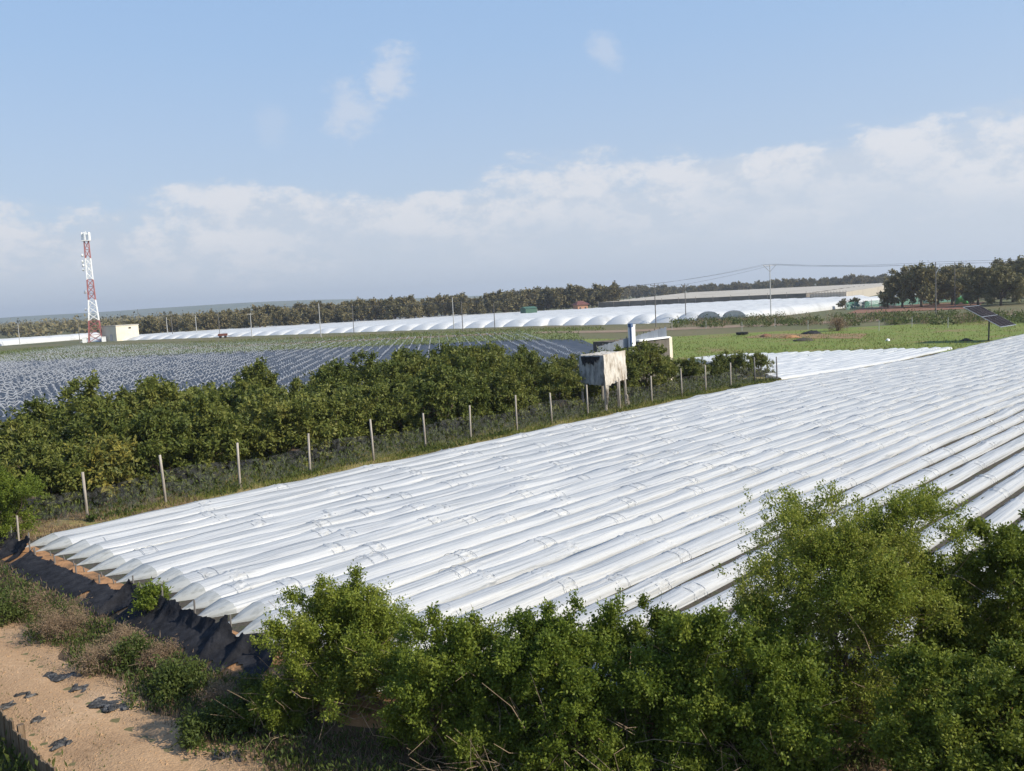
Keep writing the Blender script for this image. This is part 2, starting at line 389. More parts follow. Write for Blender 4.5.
def apq(a_lo, a_hi, p_lo, p_hi):
    """strip in parcel coordinates; bounds may be functions of the other coordinate"""
    def fn(u, v):
        p = p_lo + (p_hi - p_lo) * v
        lo = a_lo(p) if callable(a_lo) else a_lo; hi = a_hi(p) if callable(a_hi) else a_hi
        a = lo + (hi - lo) * u
        return a * DX + p * NX, a * DY + p * NY
    return fn
fine = np.arange(-32, 24, .4); g = 1.18 ** np.arange(1, 45) * 1.0
xs = np.concatenate([[-6000], -32 - np.cumsum(g[::-1][-34:][::-1])[::-1], fine, 24 + np.cumsum(g[:34]), [6000]])
xs = xs[(xs >= -6000) & (xs <= 6000)]
ys = np.concatenate([[-800, -200, -60, -20, -6, 0, 2], np.arange(4, 40, .4), 40 + np.cumsum(g[:36]), [6500]])
xs = np.unique(xs); ys = np.unique(ys[ys <= 6500])
X, Y = np.meshgrid(xs, ys); Z = hgt(X, Y)
i = (np.arange(len(ys) - 1)[:, None] * len(xs) + np.arange(len(xs) - 1)[None]).ravel()
o = obj('ground', mesh('ground', np.stack([X, Y, Z], -1).reshape(-1, 3), np.stack([i, i + 1, i + len(xs) + 1, i + len(xs)], 1), M_ground, True)); o['kind'] = 'structure'
sheet('field_soil', apq(lambda p: a0(p) - .3, lambda p: -p * 4.4 + 25, -31.9, -2), 120, 40, M_soil, .012)
sheet('bank_soil', apq(lambda p: a0(p) - 1.2, lambda p: a0(p) + .1, -36, 8), 12, 130, M_bank, .02)
sheet('weedy_strip', apq(lambda p: a0(p) - 2.7, lambda p: a0(p) - .9, -45, 12), 14, 130, M_orch, .025)  # dark floor colour carries building shade as well as weedy soil
sheet('dirt_road', apq(lambda p: a0(p) - 4.85, lambda p: a0(p) - 2.3 + .2 * np.sin(p * 1.3) + .15 * np.sin(p * 3.1), -60, 14), 24, 300, M_road, .035)
sheet('grass_verge', apq(lambda p: a0(p) - .6, 66, -35.6, -31.6), 80, 8, M_verge, .03)
sheet('orchard_floor', apq(1, 64, -50, -35.5), 40, 12, M_orch, .03)
sheet('meadow', quad((8, 92), (110, 92), (150, 150), (8, 152)), 40, 30, M_meadow, .02)
sheet('track', quad((-150, 205), (160, 150), (165, 158), (-150, 215)), 40, 4, M_track, .05)
sheet('red_soil', quad(at(846, 312), at(975, 306.5), at(985, 300.5), at(868, 305)), 10, 6, M_red, .06)
sheet('bare_soil', quad(gat(742, 338)[:2], gat(860, 339)[:2], gat(868, 334)[:2], gat(765, 334)[:2]), 12, 6, surf('bare_soil', [(.35, (.14, .15, .03)), (.46, (.19, .13, .06)), (.6, (.27, .15, .075)), (.75, (.15, .16, .035))], scale=.7, rough=.95, bump=.5), .05)
sheet('mulched_field', quad((-110, 62), (14, 66), (12, 150), (-150, 190)), 40, 40, M_mulch, .03)
sheet('crop_field', quad((-150, 190), (12, 150), (14, 192), (-190, 262)), 40, 30, M_crop, .04)
# far hills
def ridge(name, y, prof, depth=900):
    xs_ = np.linspace(-5200, 3500, 120); V = []; 
    for yy, k in ((y, 0.0), (y + depth * .35, .75), (y + depth * .6, 1.0), (y + depth, .6)):
        zz = np.interp(xs_, *prof) * k + 3 * k * np.sin(xs_ * .006 + k) - .5
        V.append(np.stack([xs_, np.full_like(xs_, yy), zz], -1))
    V = np.concatenate(V); n = len(xs_)
    i = (np.arange(3)[:, None] * n + np.arange(n - 1)[None]).ravel()
    o = obj(name, mesh(name, V, np.stack([i, i + 1, i + n + 1, i + n], 1), M_hill, True)); o['kind'] = 'structure'
ridge('hills', 3000, ([-5200, -2600, -2000, -1400, -700, 0, 900, 3500], [34, 26, 34, 46, 42, 22, 12, 10]))

# ------------------------------------------------------------------ low plastic tunnels
NTH = ['first', 'second', 'third', 'fourth', 'fifth', 'sixth', 'seventh', 'eighth', 'ninth', 'tenth', 'eleventh', 'twelfth', 'thirteenth', 'fourteenth',
       'fifteenth', 'sixteenth', 'seventeenth', 'eighteenth', 'nineteenth', 'twentieth', 'twenty-first', 'twenty-second', 'twenty-third', 'twenty-fourth',
       'twenty-fifth', 'twenty-sixth', 'twenty-seventh', 'twenty-eighth', 'twenty-ninth', 'thirtieth', 'thirty-first', 'thirty-second', 'thirty-third', 'thirty-fourth', 'thirty-fifth', 'thirty-sixth', 'thirty-seventh', 'thirty-eighth', 'thirty-ninth', 'fortieth']
W_, H_ = .86, .42
def smooth1(rg, s, step, amp):
    k = int((s[-1] - s[0]) / step) + 4
    kn = rg.normal(size=k) * amp
    t = (s - s[0]) / step; i = t.astype(int); f = t - i; f = f * f * (3 - 2 * f)
    return kn[i] * (1 - f) + kn[i + 1] * f
def hoop_mesh(w, h, r=.011):
    mb = MB(); pts = []
    for j in range(15):
        th = PI * j / 14
        pts.append((0, -math.cos(th) * w / 2, max(0, math.sin(th)) ** .72 * h))
    mb.tube(pts, r, 5)
    return mb.mesh('hoop', M_grey, True)
HOOP = hoop_mesh(.92 * 1.04, .255 * 1.19, .007); HOOPN = hoop_mesh(.66 * 1.06, .225 * 1.19, .007)
STK = MB(); STK.tube([(0, 0, -.1), (-.05, .01, .17)], [.022, .016], 5); STAKE = STK.mesh('stake', M_pole)
def tunnel_row(p, s0, s1, label, group, hoops, rg, vent_prob, step=.45, nprof=16, end=True, far=False, gap_side=.0):
    """film over hoops along D at offset p; local x = along, local y = across (towards the camera)"""
    x0, y0 = ap(s0, p); W_ = float(np.interp(p, [-22, -17, -12], [.91, .78, .60])) * rg.uniform(.96, 1.04); H_ = float(np.interp(p, [-21, -17, -12], [.255, .24, .215]))
    t = thing('plastic_tunnel', label, 'plastic tunnel', (x0, y0, 0), R(90 - 43.8), group)
    Ln = s1 - s0
    s = np.arange(0, Ln, step)
    gather = 1 - (1 - np.clip(s / .75, 0, 1)) ** 1.0 if end else np.ones_like(s)
    if end:
        s = np.concatenate([[-.02, .25, .5], s[s > .74]]); gather = np.clip(s / .78, .05, 1)
    if not far: s = np.unique(np.concatenate([s] + [hp + np.array([-.3, -.2, -.1, 0, .1, .2, .3]) for hp in hoops if 1.2 < hp < s[-1] - 1])); gather = np.clip(s / .78, .05, 1)
    knot = np.zeros_like(s)
    for hp in hoops: knot = np.maximum(knot, np.exp(-((s - hp) / .2) ** 4))
    hh = H_ * (1 + smooth1(rg, s, 2.0, .05)); ww = W_ * (1 + smooth1(rg, s, 3.0, .05)); lat = smooth1(rg, s, 6.0, .035)
    lift = np.zeros_like(s)
    for hp in hoops:
        bump = np.exp(-((s - hp) / .45) ** 2); hh = hh * (1 + .13 * bump)
        if rg.random() < vent_prob:
            L = rg.uniform(2.5, 5.5); A = rg.uniform(.12, .3)
            k = np.where(s <= hp, np.clip(1 + (s - hp) / L, 0, 1) ** 1.6, np.clip(1 - (s - hp) / .9, 0, 1))
            lift = np.maximum(lift, A * k)
    if far: lift *= 0
    V = []
    for j in range(nprof + 1):
        th = PI * (1 - lift) * j / nprof
        yy = -np.cos(th) * ww / 2 * gather + lat
        zz = np.abs(np.sin(th)) ** .72 * hh * np.clip(gather * 1.02, 0, 1) + .01
        wr = 1 + (smooth1(rg, s, 2.2, .06) + smooth1(rg, s, .7, .022) + rg.normal(size=len(s)) * .06 * knot) * (0 < j < nprof)
        V.append(np.stack([s, lat + (yy - lat) * wr, zz * wr], -1))
    V = np.stack(V, 1).reshape(-1, 3)
    n = nprof + 1; k = len(s)
    i = (np.arange(k - 1)[:, None] * n + np.arange(nprof)[None]).ravel()
    Fq = np.stack([i, i + n, i + n + 1, i + 1], 1)
    co, si = DX, DY
    V[:, 2] += .012 + hgt(x0 + V[:, 0] * DX - V[:, 1] * DY, y0 + V[:, 0] * DY + V[:, 1] * DX) * ((V[:, 0] > 20) | far)
    if end:
        me = mesh('cover', V, Fq, [M_film, M_film_end], True)
        mi = np.zeros(len(Fq), np.int32); mi[: 3 * nprof] = 1
        me.polygons.foreach_set('material_index', mi)
    else: me = mesh('cover', V, Fq, M_film2 if far else M_film, True)
    obj('cover', me, t)
    if not far:
        for hp in hoops:
            for dx in (-.2, .2):
                if hp + dx > 1:
                    o = obj('hoop', HOOP if p < -16.5 else HOOPN, t, (hp + dx + rg.normal() * .03, float(np.interp(hp, s, lat)), float(hgt(x0 + hp * DX, y0 + hp * DY)) if hp > 20 else 0))
        bs = np.arange(.9, Ln, .9); bl = np.interp(bs, s, lat); bv = []
        bz = .02 + hgt(x0 + bs * DX, y0 + bs * DY) * (bs > 20)
        for e, hz_b in ((-.26, 0), (-.18, .10), (0, .13), (.18, .10), (.26, 0)): bv.append(np.stack([bs, bl + e * W_ / .9 + rg.normal(size=len(bs)) * .02, bz + hz_b * (1 + .3 * rg.normal(size=len(bs)))], -1))
        bv = np.stack(bv, 1).reshape(-1, 3); bi = (np.arange(len(bs) - 1)[:, None] * 5 + np.arange(4)[None]).ravel()
        obj('planted_bed', mesh('planted_bed', bv, np.stack([bi, bi + 5, bi + 6, bi + 1], 1), M_bed), t)
        if end: obj('stake', STAKE, t, (-.05, 0, 0))
    return t
rows = np.arange(-30.45, -3.2, .92)
nrow = len(rows)
for k, p in enumerate(rows):
    rg = np.random.default_rng(100 + k)
    s0 = float(a0(p)) + rg.normal() * .12; s1 = min(-p * 4.4 + 18, 150)
    hp = []; a = 15.6 + .10 * (p + 24) + rg.normal() * .25
    a += -4.6 * math.floor((a - s0 - 1.5) / 4.6)
    while a < min(s1, 120):
        if rg.random() < .88: hp.append(a - s0 + rg.normal() * .4)
        a += 3.7 + rg.normal() * .6
    lab = f'low white plastic tunnel, {NTH[k]} row from the post fence' if k < 24 else f'low white plastic tunnel running behind the bushes, {NTH[k]} row from the post fence'
    tunnel_row(p, s0, s1, lab, 'low plastic tunnels in the near field', hp, rg, .12 if p < -22 else .4)
far_rows = np.arange(-32.7, -53.4, -.98)
for k, p in enumerate(far_rows):
    rg = np.random.default_rng(300 + k)
    s0 = 63.5 + (-33 - p) * 1.0; s1 = 92 + (p + 52) * .52 + rg.normal() * .3
    tunnel_row(p, s0, s1, f'low white plastic tunnel beyond the end of the post fence, {NTH[k]} row from it', 'low plastic tunnels in the far field', [3 + 6 * j + rg.normal() for j in range(3)], rg, 0, end=False, far=True, nprof=8, step=.6)

# ------------------------------------------------------------------ post and wire fence along the orchard
PF = -32.5
fx, fy = ap(10.5, PF)
gz = lambda a: float(hgt(*ap(a, PF)))
fence = thing('wire_fence', 'long wire fence of pale wooden posts between the orchard and the white field', 'fence', (fx, fy, 0), R(90 - 43.8))
post_px = [88, 166, 240, 310, 374, 426, 471, 517, 552, 588, 620, 652, 682, 706, 731, 755, 777]
k_at = []
for px, py in zip(post_px, np.interp(post_px, [88, 166, 240, 310, 374, 426, 471, 517, 552, 588, 652, 777], [521, 502, 487, 472, 463, 452, 443, 431, 425, 417, 406, 381])):
    r = ray(px, py); k = PF / (r.x * NX + r.y * NY); k_at.append(to_ap(r.x * k, r.y * k)[0])
for j, a in enumerate([4.0, 8.0] + k_at):
    h = 1.85 + .1 * math.sin(j * 2.3); mb = MB()
    le = .10 * math.sin(j * 1.7)
    mb.tube([(a - 10.5, 0, -.4), (a - 10.5 + le * .5, le * .3, h * .5 + gz(a)), (a - 10.5 + le, le * .4, h + gz(a))], [.055, .05, .046], 7)
    obj('post', mb.mesh('post', M_pole if j >= len(k_at) else M_post, True), fence)
mb = MB(); ns = 60; A = np.linspace(4, k_at[-1], ns)
V = []; 
for a in A: V += [(a - 10.5, .07, .03 + gz(a)), (a - 10.5, .07 + .04 * math.sin(a), .75 + gz(a)), (a - 10.5, .07, 1.2 + .12 * math.sin(a * .9) + gz(a))]
Fs = []
for q in range(ns - 1):
    for e in (0, 1): Fs.append((q * 3 + e, q * 3 + 3 + e, q * 3 + 4 + e, q * 3 + 1 + e))
obj('wire_netting', mesh('wire_netting', V, Fs, M_wire), fence)
# blue-grey leaning stakes at the end of that fence
# ------------------------------------------------------------------ orchard
def make_orchard(seed, mat, h, w, leaves=7500):
    rg = np.random.default_rng(seed)
    lobes = [(0, 0, h * .50, w * .42, w * .42, h * .42)]
    for q in range(6):
        an = q * PI / 3 + rg.uniform(-.4, .4); r = w * rg.uniform(.2, .34)
        lobes.append((math.cos(an) * r, math.sin(an) * r, h * rg.uniform(.32, .74), w * rg.uniform(.18, .27), w * rg.uniform(.18, .27), h * rg.uniform(.16, .26)))
    lobes.append((rg.normal() * .2, rg.normal() * .2, h * .84, w * .2, w * .2, h * .17))
    for q in range(5):
        an = rg.uniform(0, 6.28); lobes.append((math.cos(an) * w * .3, math.sin(an) * w * .3, h * .14, w * .22, w * .22, h * .14))
    return plant('orchard_tree', '', 'orchard tree', (0, 0, 0), rg, lobes, 95, 1100, leaves, (.22, .095), mat, group='orchard trees behind the post fence',
                 nlimbs=12, trunk=(h * .10, .09), parts=('crown', 'trunk'), csize=.27, tsize=.13, droop=.35, shell=(.84, 1.08), inner=.14)
protos = [make_orchard(20 + q, M_leafO, 3.5 + .15 * (q % 3), 4.1, 15500) for q in range(5)]
yel = make_orchard(31, M_leafOy, 2.4, 2.9, 4500)
yel.location = (*ap(13.6, -34.6), 0); yel['label'] = 'low orchard tree with yellowing leaves close against the post fence'
used = set()
def put_tree(q, loc, rz, label, scale):
    pr = protos[q]
    if q not in used:
        used.add(q); pr.location = loc; pr.rotation_euler = (0, 0, rz); pr.scale = (scale,) * 3; pr['label'] = label; return pr
    return dup(pr, loc, rz, label, None, scale)
rg = np.random.default_rng(5)
for rr, (pp, name, a_s) in enumerate([(-35.7, 'the front row nearest the fence', 9.0), (-40.6, 'the middle row', 9.5), (-45.2, 'the back row', 11.0)]):
    a = a_s; k = 0
    while a < 62:
        sc_ = .92 + rg.uniform(-.07, .13) + (.06 if rr else -.04)
        if a > 53: sc_ *= .66 if rr == 0 else .8
        if rr == 0 and 38.5 < a < 46: sc_ *= .72
        if 46 < a < 53 and rr == 0: sc_ *= 1.06
        elif 42 < a < 51: sc_ *= (.84, .97, .9)[rr]
        elif a > 51 and rr: sc_ *= .95
        if rr == 0 and a < 13: sc_ *= .85
        if not (a > 55 and rr == 2) and not (rr and 48 < a < 60):
            put_tree(int(rg.integers(0, 5)), (*ap(a + rg.normal() * .35, pp + rg.normal() * .25), 0), rg.uniform(0, 6.28),
                 f'broad-leaved green orchard tree in {name}, {NTH[k]} from the left', sc_)
            k += 1
        a += 3.15 + rg.normal() * .2
for q, (px, dd, s_, lb) in enumerate([(731, 69, .68, 'round-headed orchard tree alone beside the far end of the post fence'), (757, 72, .5, 'low orchard tree just right of the round-headed one at the end of the post fence')]):
    x, y = at_d(px, dd); put_tree(q, (x, y, float(hgt(x, y))), q + 1.0, lb, s_)
# bright bush at the left edge by the end of the tunnels
def bush(label, loc, seed, lobes, mat, leaves, leaf=(.055, .026), clumps=60, twigs=900, group=None, bare=0, name='bush', **kw):
    rg = np.random.default_rng(seed)
    return plant(name, label, 'bush', (*loc, float(hgt(*loc))), rg, lobes, clumps, twigs, leaves, leaf, mat, group=group, bare=bare, nlimbs=16, trunk_r=.03, **kw)
bx_ = at(8, 541)
bush('bright green rounded bush at the left edge beside the tunnel ends', bx_, 41,
     [(0, 0, 1.25, 1.1, 1.0, 1.1), (.6, -.1, 1.3, .7, .7, .8), (-.7, 0, 1.2, .8, .7, .9), (.1, -.2, 1.7, .6, .6, .6), (.35, -.5, .6, .5, .5, .55)], M_leafA, 26000, (.075, .035), 110, 1500)

# ------------------------------------------------------------------ foreground bushes
def at_base(px, dist, z=-.3): 
    r = ray(px, 600); return (r.x / r.y * dist, dist)
FG = 'bushes along the near edge of the white field'
def fg(label, px, dist, H, Wd, mat, seed, leaves, leaf, bare=60, clumps=110, twigs=1900, low=True, full=1.0, **kw):
    rg = np.random.default_rng(seed)
    lobes = [(0, 0, H * .40, Wd * .40, Wd * .36, H * .40)]
    for q in range(7):
        an = q * 2 * PI / 7 + rg.uniform(-.3, .3); r = Wd * rg.uniform(.24, .38)
        lobes.append((math.cos(an) * r, math.sin(an) * r * .8, H * rg.uniform(.34, .74), Wd * rg.uniform(.15, .24), Wd * rg.uniform(.14, .22), H * rg.uniform(.16, .25)))
        if low and q % 2: lobes.append((math.cos(an + .4) * r * 1.15, math.sin(an + .4) * r, H * rg.uniform(.10, .24), Wd * rg.uniform(.15, .22), Wd * rg.uniform(.14, .2), H * rg.uniform(.12, .18)))
    for q in range(5):
        lobes.append((rg.uniform(-.28, .28) * Wd, rg.uniform(-.15, .2) * Wd, H * rg.uniform(.74, .88) * (1.03 - .03 * full), Wd * rg.uniform(.09, .17) * full, Wd * rg.uniform(.09, .15) * full, H * rg.uniform(.10, .16)))
    return bush(label, at_base(px, dist), seed, lobes, mat, leaves, leaf, clumps, twigs, FG, bare, **kw)
fg('light green bush with a ragged top, leftmost along the near edge of the white field', 342, 15.5, 2.2, 3.0, M_leafB, 51, 83200, (.06, .03), bare=110, clumps=229, twigs=3900)
fg('low green bush between the leftmost ragged bush and the rounded bush', 462, 14.1, 2.2, 2.6, M_leafA, 52, 76800, (.06, .032), bare=130, clumps=202, twigs=3380)
fg('rounded mid-green bush in the middle of the near edge, bare twigs at its foot', 580, 13.4, 2.5, 2.8, M_leafA, 53, 96000, (.06, .033), bare=200, clumps=229, twigs=3900)
fg('glossy green bush in front of the tall feathery bush', 742, 12.9, 2.75, 3.0, M_leafA, 54, 99200, (.062, .034), bare=150, clumps=229, twigs=3900)
fg('tall feathery yellow-green bush with thin branches rising above the others', 842, 14.2, 3.75, 4.3, M_leafB, 55, 175000, (.052, .024), bare=260, clumps=351, twigs=5980, shell=(.55, 1.06), csize=.30, full=1.45)
fg('dense dark green bush at the right edge, higher one', 1003, 14.2, 3.0, 3.2, M_leafC, 56, 112000, (.062, .034), bare=60, clumps=229, twigs=3900)
fg('dark green bush at the lower right corner, nearest to us', 985, 11.2, 2.7, 2.7, M_leafC, 57, 96000, (.058, .032), bare=90, clumps=202, twigs=3380)
fg('small sparse bush low between the rounded bush and the glossy bush', 668, 14.2, 1.9, 1.7, M_leafC, 58, 41600, (.055, .03), bare=120, clumps=121, twigs=1950)
fg('low scrubby bush with many dead twigs at the foot of the middle bushes', 500, 12.9, 1.0, 2.0, M_leafC, 59, 27200, (.055, .03), bare=220, clumps=108, twigs=1560)
fg('low scrubby bush with dead twigs between dirt path and tall feathery bush', 655, 12.4, .95, 1.9, M_leafC, 60, 24000, (.055, .03), bare=220, clumps=108, twigs=1560)
fg('low weedy bush at the foot of the leftmost ragged bush', 275, 15.4, .8, 1.5, M_leafC, 61, 20800, (.055, .03), bare=80, clumps=81, twigs=1170)

# ------------------------------------------------------------------ sun and sky
SAZ, SEL = math.atan2(.94, -.34), R(37)      # azimuth measured from +Y towards +X
sd = Vector((math.sin(SAZ) * math.cos(SEL), math.cos(SAZ) * math.cos(SEL), math.sin(SEL)))
sl = bpy.data.lights.new('sun', 'SUN'); sl.energy = 5.0; sl.angle = R(.5); sl.color = (1, .93, .80)
so = bpy.data.objects.new('sun', sl); COL.objects.link(so); so.rotation_euler = sd.to_track_quat('Z', 'Y').to_euler()
w = bpy.data.worlds.new('World'); sc.world = w; w.use_nodes = True; nt = w.node_tree; nt.nodes.clear(); L = nt.links.new
out = N(nt, 'ShaderNodeOutputWorld'); bg = N(nt, 'ShaderNodeBackground'); bg.inputs[1].default_value = .13
sky = N(nt, 'ShaderNodeTexSky', sky_type='NISHITA'); sky.sun_disc = False; sky.sun_elevation = SEL; sky.sun_rotation = SAZ
sky.air_density = 1.0; sky.dust_density = 1.2; sky.ozone_density = 1.5
tc = N(nt, 'ShaderNodeTexCoord'); sep = N(nt, 'ShaderNodeSeparateXYZ'); L(tc.outputs['Generated'], sep.inputs[0])
def M(op, a, b=None, c=None, clamp=False):
    n = N(nt, 'ShaderNodeMath', operation=op); n.use_clamp = clamp
    for k, v in enumerate((a, b, c)):
        if v is None: continue
        if isinstance(v, (int, float)): n.inputs[k].default_value = v
        else: L(v, n.inputs[k])
    return n.outputs[0]
def mixc(fac, a, b):
    n = N(nt, 'ShaderNodeMix', data_type='RGBA')
    L(fac, n.inputs[0])
    for k, v in ((6, a), (7, b)):
        if isinstance(v, tuple): n.inputs[k].default_value = (*v, 1)
        else: L(v, n.inputs[k])
    return n.outputs[2]
zz = sep.outputs[2]
hz = N(nt, 'ShaderNodeMapRange', interpolation_type='SMOOTHSTEP'); L(zz, hz.inputs[0])
for k, v in zip(('From Min', 'From Max', 'To Min', 'To Max'), (0.0, .34, .86, .22)): hz.inputs[k].default_value = v
SKYK = 7.4
gr = ramp(nt, [(0, (.45, .53, .635)), (.13, (.41, .51, .665)), (.26, (.325, .475, .70)), (.45, (.245, .42, .72)), (1, (.17, .33, .66))]); L(zz, gr.inputs[0])
gs = N(nt, 'ShaderNodeVectorMath', operation='SCALE'); gs.inputs['Scale'].default_value = SKYK; L(gr.outputs[0], gs.inputs[0])
hf = N(nt, 'ShaderNodeValue'); hf.outputs[0].default_value = .8
base = mixc(hf.outputs[0], sky.outputs[0], gs.outputs[0])
def cloud_noise(scale, loc, det=7, ro=.6):
    mp = N(nt, 'ShaderNodeMapping'); mp.inputs['Scale'].default_value = scale; mp.inputs['Location'].default_value = loc
    L(tc.outputs['Generated'], mp.inputs[0])
    no = N(nt, 'ShaderNodeTexNoise'); no.inputs['Scale'].default_value = 1; no.inputs['Detail'].default_value = det; no.inputs['Roughness'].default_value = ro
    L(mp.outputs[0], no.inputs['Vector']); return no.outputs['Fac']
n1 = cloud_noise((5, 5, 17), (3.1, .7, .2)); n2 = cloud_noise((17, 17, 30), (1, 4, 2), 9, .68)
# upper edge of the cloud bank wanders with noise
edge = M('ADD', M('MULTIPLY_ADD', n1, .17, .052), M('MULTIPLY', sep.outputs[0], .03))
edge = M('ADD', edge, M('MULTIPLY', M('SUBTRACT', n2, .5), .05))
def band(lo, hi, x):
    m_ = N(nt, 'ShaderNodeMapRange', interpolation_type='SMOOTHSTEP'); L(x, m_.inputs[0])
    m_.inputs['From Min'].default_value = lo; m_.inputs['From Max'].default_value = hi
    return m_.outputs[0]
dlt = M('SUBTRACT', edge, zz)
veil = M('MULTIPLY', band(-.012, .03, dlt), .7)
puff = M('MULTIPLY', M('MULTIPLY', band(-.004, .012, dlt), M('SUBTRACT', 1.0, band(.03, .11, dlt))), band(.40, .58, n2))
base = mixc(veil, base, tuple(c * SKYK for c in (.53, .575, .645)))
base = mixc(M('MULTIPLY', puff, .62), base, tuple(c * SKYK for c in (.735, .725, .735)))
for px, py, rad, st in ((386, 78, .055, .62), (352, 108, .06, .48), (605, 52, .034, .35), (270, 122, .04, .15)):
    d = ray(px, py).normalized(); vm = N(nt, 'ShaderNodeVectorMath', operation='DISTANCE'); nv = N(nt, 'ShaderNodeVectorMath', operation='NORMALIZE')
    L(tc.outputs['Generated'], nv.inputs[0]); L(nv.outputs[0], vm.inputs[0]); vm.inputs[1].default_value = d
    near = M('SUBTRACT', 1.0, M('DIVIDE', vm.outputs['Value'], rad), clamp=True)
    fac = M('MULTIPLY', band(.25, .8, M('MULTIPLY_ADD', M('SUBTRACT', n2, .5), 2.2, M('MULTIPLY_ADD', near, 1.1, -.15))), st)
    base = mixc(fac, base, tuple(c * SKYK for c in (.62, .64, .69)))
L(base, bg.inputs[0]); L(bg.outputs[0], out.inputs[0])

hm, hnt, hout = nodes_of('air')
pv = N(hnt, 'ShaderNodeVolumePrincipled'); pv.inputs['Color'].default_value = (.86, .92, 1, 1); pv.inputs['Density'].default_value = HAZE; pv.inputs['Anisotropy'].default_value = .3
hnt.links.new(pv.outputs[0], hout.inputs['Volume'])
if HAZE > 0:
    mb = MB(); mb.box((0, 1000, 58), (13400, 12400, 122)); o = mb.build('haze', hm); o['kind'] = 'stuff'
sc.cycles.volume_bounces = 0
sc.view_settings.view_transform = 'Standard'; sc.view_settings.look = 'None'; sc.view_settings.exposure = 0.30; sc.view_settings.gamma = 1
sc.cycles.max_bounces = 8; sc.cycles.transparent_max_bounces = 16
#MORE
# ------------------------------------------------------------------ hooped rows in the mulched field beyond the orchard
GH = 'hooped crop rows in the field beyond the orchard'
M_roll = plastic('rolled_film', (.40, .41, .43), (.24, .25, .27), wrinkle=(1.5, 1.5, 1.5), clear=.0, rough=.4)
def hoop_row(k, x0, y0, y1, label):
    rg = np.random.default_rng(900 + k)
    t = thing('hooped_row', label, 'crop row', (x0, y0, 0), R(4.5), GH)
    mb = MB(); Ln = y1 - y0; y = rg.uniform(0, 1.4); ys_ = []
    while y < Ln:
        ys_.append(y); y += 1.75 + rg.normal() * .12
    V = []; Fs = []
    for y in ys_:
        w = .48; h = .62 + rg.normal() * .04; b = len(V); wd = rg.uniform(.02, .07)
        for j in range(8):
            th = PI * j / 7
            for e in (-1, 1): V.append((-math.cos(th) * w, y + e * wd, .02 + math.sin(th) * h))
        for j in range(7): Fs.append((b + 2 * j, b + 2 * j + 1, b + 2 * j + 3, b + 2 * j + 2))
    o = obj('hoop', mesh('hoop', V, Fs, M_roll, True), t); o['kind'] = 'stuff'
    # film pushed up on one flank, hanging in scallops between hoops
    keep = np.ones(int(Ln / .6), bool); low_ = smooth1(rg, np.linspace(0, Ln, int(Ln / .6)), 4.0, 1.0) > -.4
    V = []; n = 0; yy = np.linspace(0, Ln, int(Ln / .6)); ph = 2 * PI * (yy - ys_[0]) / 1.75
    for y, c, lw in zip(yy, np.cos(ph), low_):
        top = .20 + .13 * c + rg.normal() * .045 - (0 if lw else .19)
        V += [(.46, y, top - .10), (.47, y, top - .04), (.44 - .04 * c, y, top), (.40 - .04 * c, y, top - .03)]
    m = len(yy); i = (np.arange(m - 1)[keep[:-1]][:, None] * 4 + np.arange(3)[None]).ravel()
    obj('rolled_film', mesh('rolled_film', V, np.stack([i, i + 4, i + 5, i + 1], 1), M_roll, True), t)
k = 0
for x0 in np.arange(-106, 12, 1.62):
    y1 = np.interp(x0, [-106, -60, 0, 14], [250, 215, 188, 186]); y0 = np.interp(x0, [-106, -70, 0, 14], [78, 70, 66, 72])
    hoop_row(k, x0, y0, y1, 'crop row under bare hoops with its film rolled to one side, beyond the orchard'); k += 1

# ------------------------------------------------------------------ big walk-in tunnels
def arch_tunnel(x, y, az, Ln, Wd, H, label, group, n=12, cat='polytunnel', film=None, tuck=False):
    t = thing('polytunnel', label, cat, (x, y, float(hgt(x, y)) - .02), -az, group)
    film = film or M_bigfilm
    rg = np.random.default_rng(int(abs(x * 13 + y * 7)))
    m = max(4, int(Ln / 4)); yy = np.linspace(0, Ln, m); V = []
    if tuck: yy = np.concatenate([[0, 1.2, 2.6], yy[1:]]); m = len(yy)  # front end shaped as a slope to catch sun and sky instead of shade
    for q, yv in enumerate(yy):
        fl = (.03, .55, .92)[q] if tuck and q < 3 else 1.0
        s = 1 + (.03 if q % 2 else -.01) + rg.normal() * .01
        for j in range(n + 1):
            th = PI * j / n; V.append((-math.cos(th) * Wd / 2, yv, max(0, math.sin(th)) ** .85 * H * s * fl))
    i = (np.arange(m - 1)[:, None] * (n + 1) + np.arange(n)[None]).ravel()
    obj('cover', mesh('cover', V, np.stack([i, i + 1, i + n + 2, i + n + 1], 1), film, True), t)
    if tuck: return t
    V = [(-math.cos(PI * j / n) * Wd / 2 * .97, .15, max(0, math.sin(PI * j / n)) ** .85 * H * .97) for j in range(n + 1)]
    obj('end_panel', mesh('end_panel', V, [tuple(range(n + 1))], M_bigend if x > 12 else M_bigfilm), t)
    mb = MB(); pts = [(-math.cos(PI * j / n) * Wd / 2, 0, max(0, math.sin(PI * j / n)) ** .85 * H * 1.01) for j in range(n + 1)]
    mb.tube(pts, .07, 5); mb.build('end_hoop', M_grey if x > 12 else M_whitep, t)
    mb = MB()
    for xx in (-Wd * .22, 0, Wd * .22): mb.tube([(xx, .06, 0), (xx, .06, H * (.86 if xx else .99))], .05, 5)
    mb.tube([(-Wd * .42, .05, H * .5), (Wd * .42, .05, H * .5)], .04, 5)
    mb.build('end_frame', M_grey, t)
    return t
AZT = R(38)
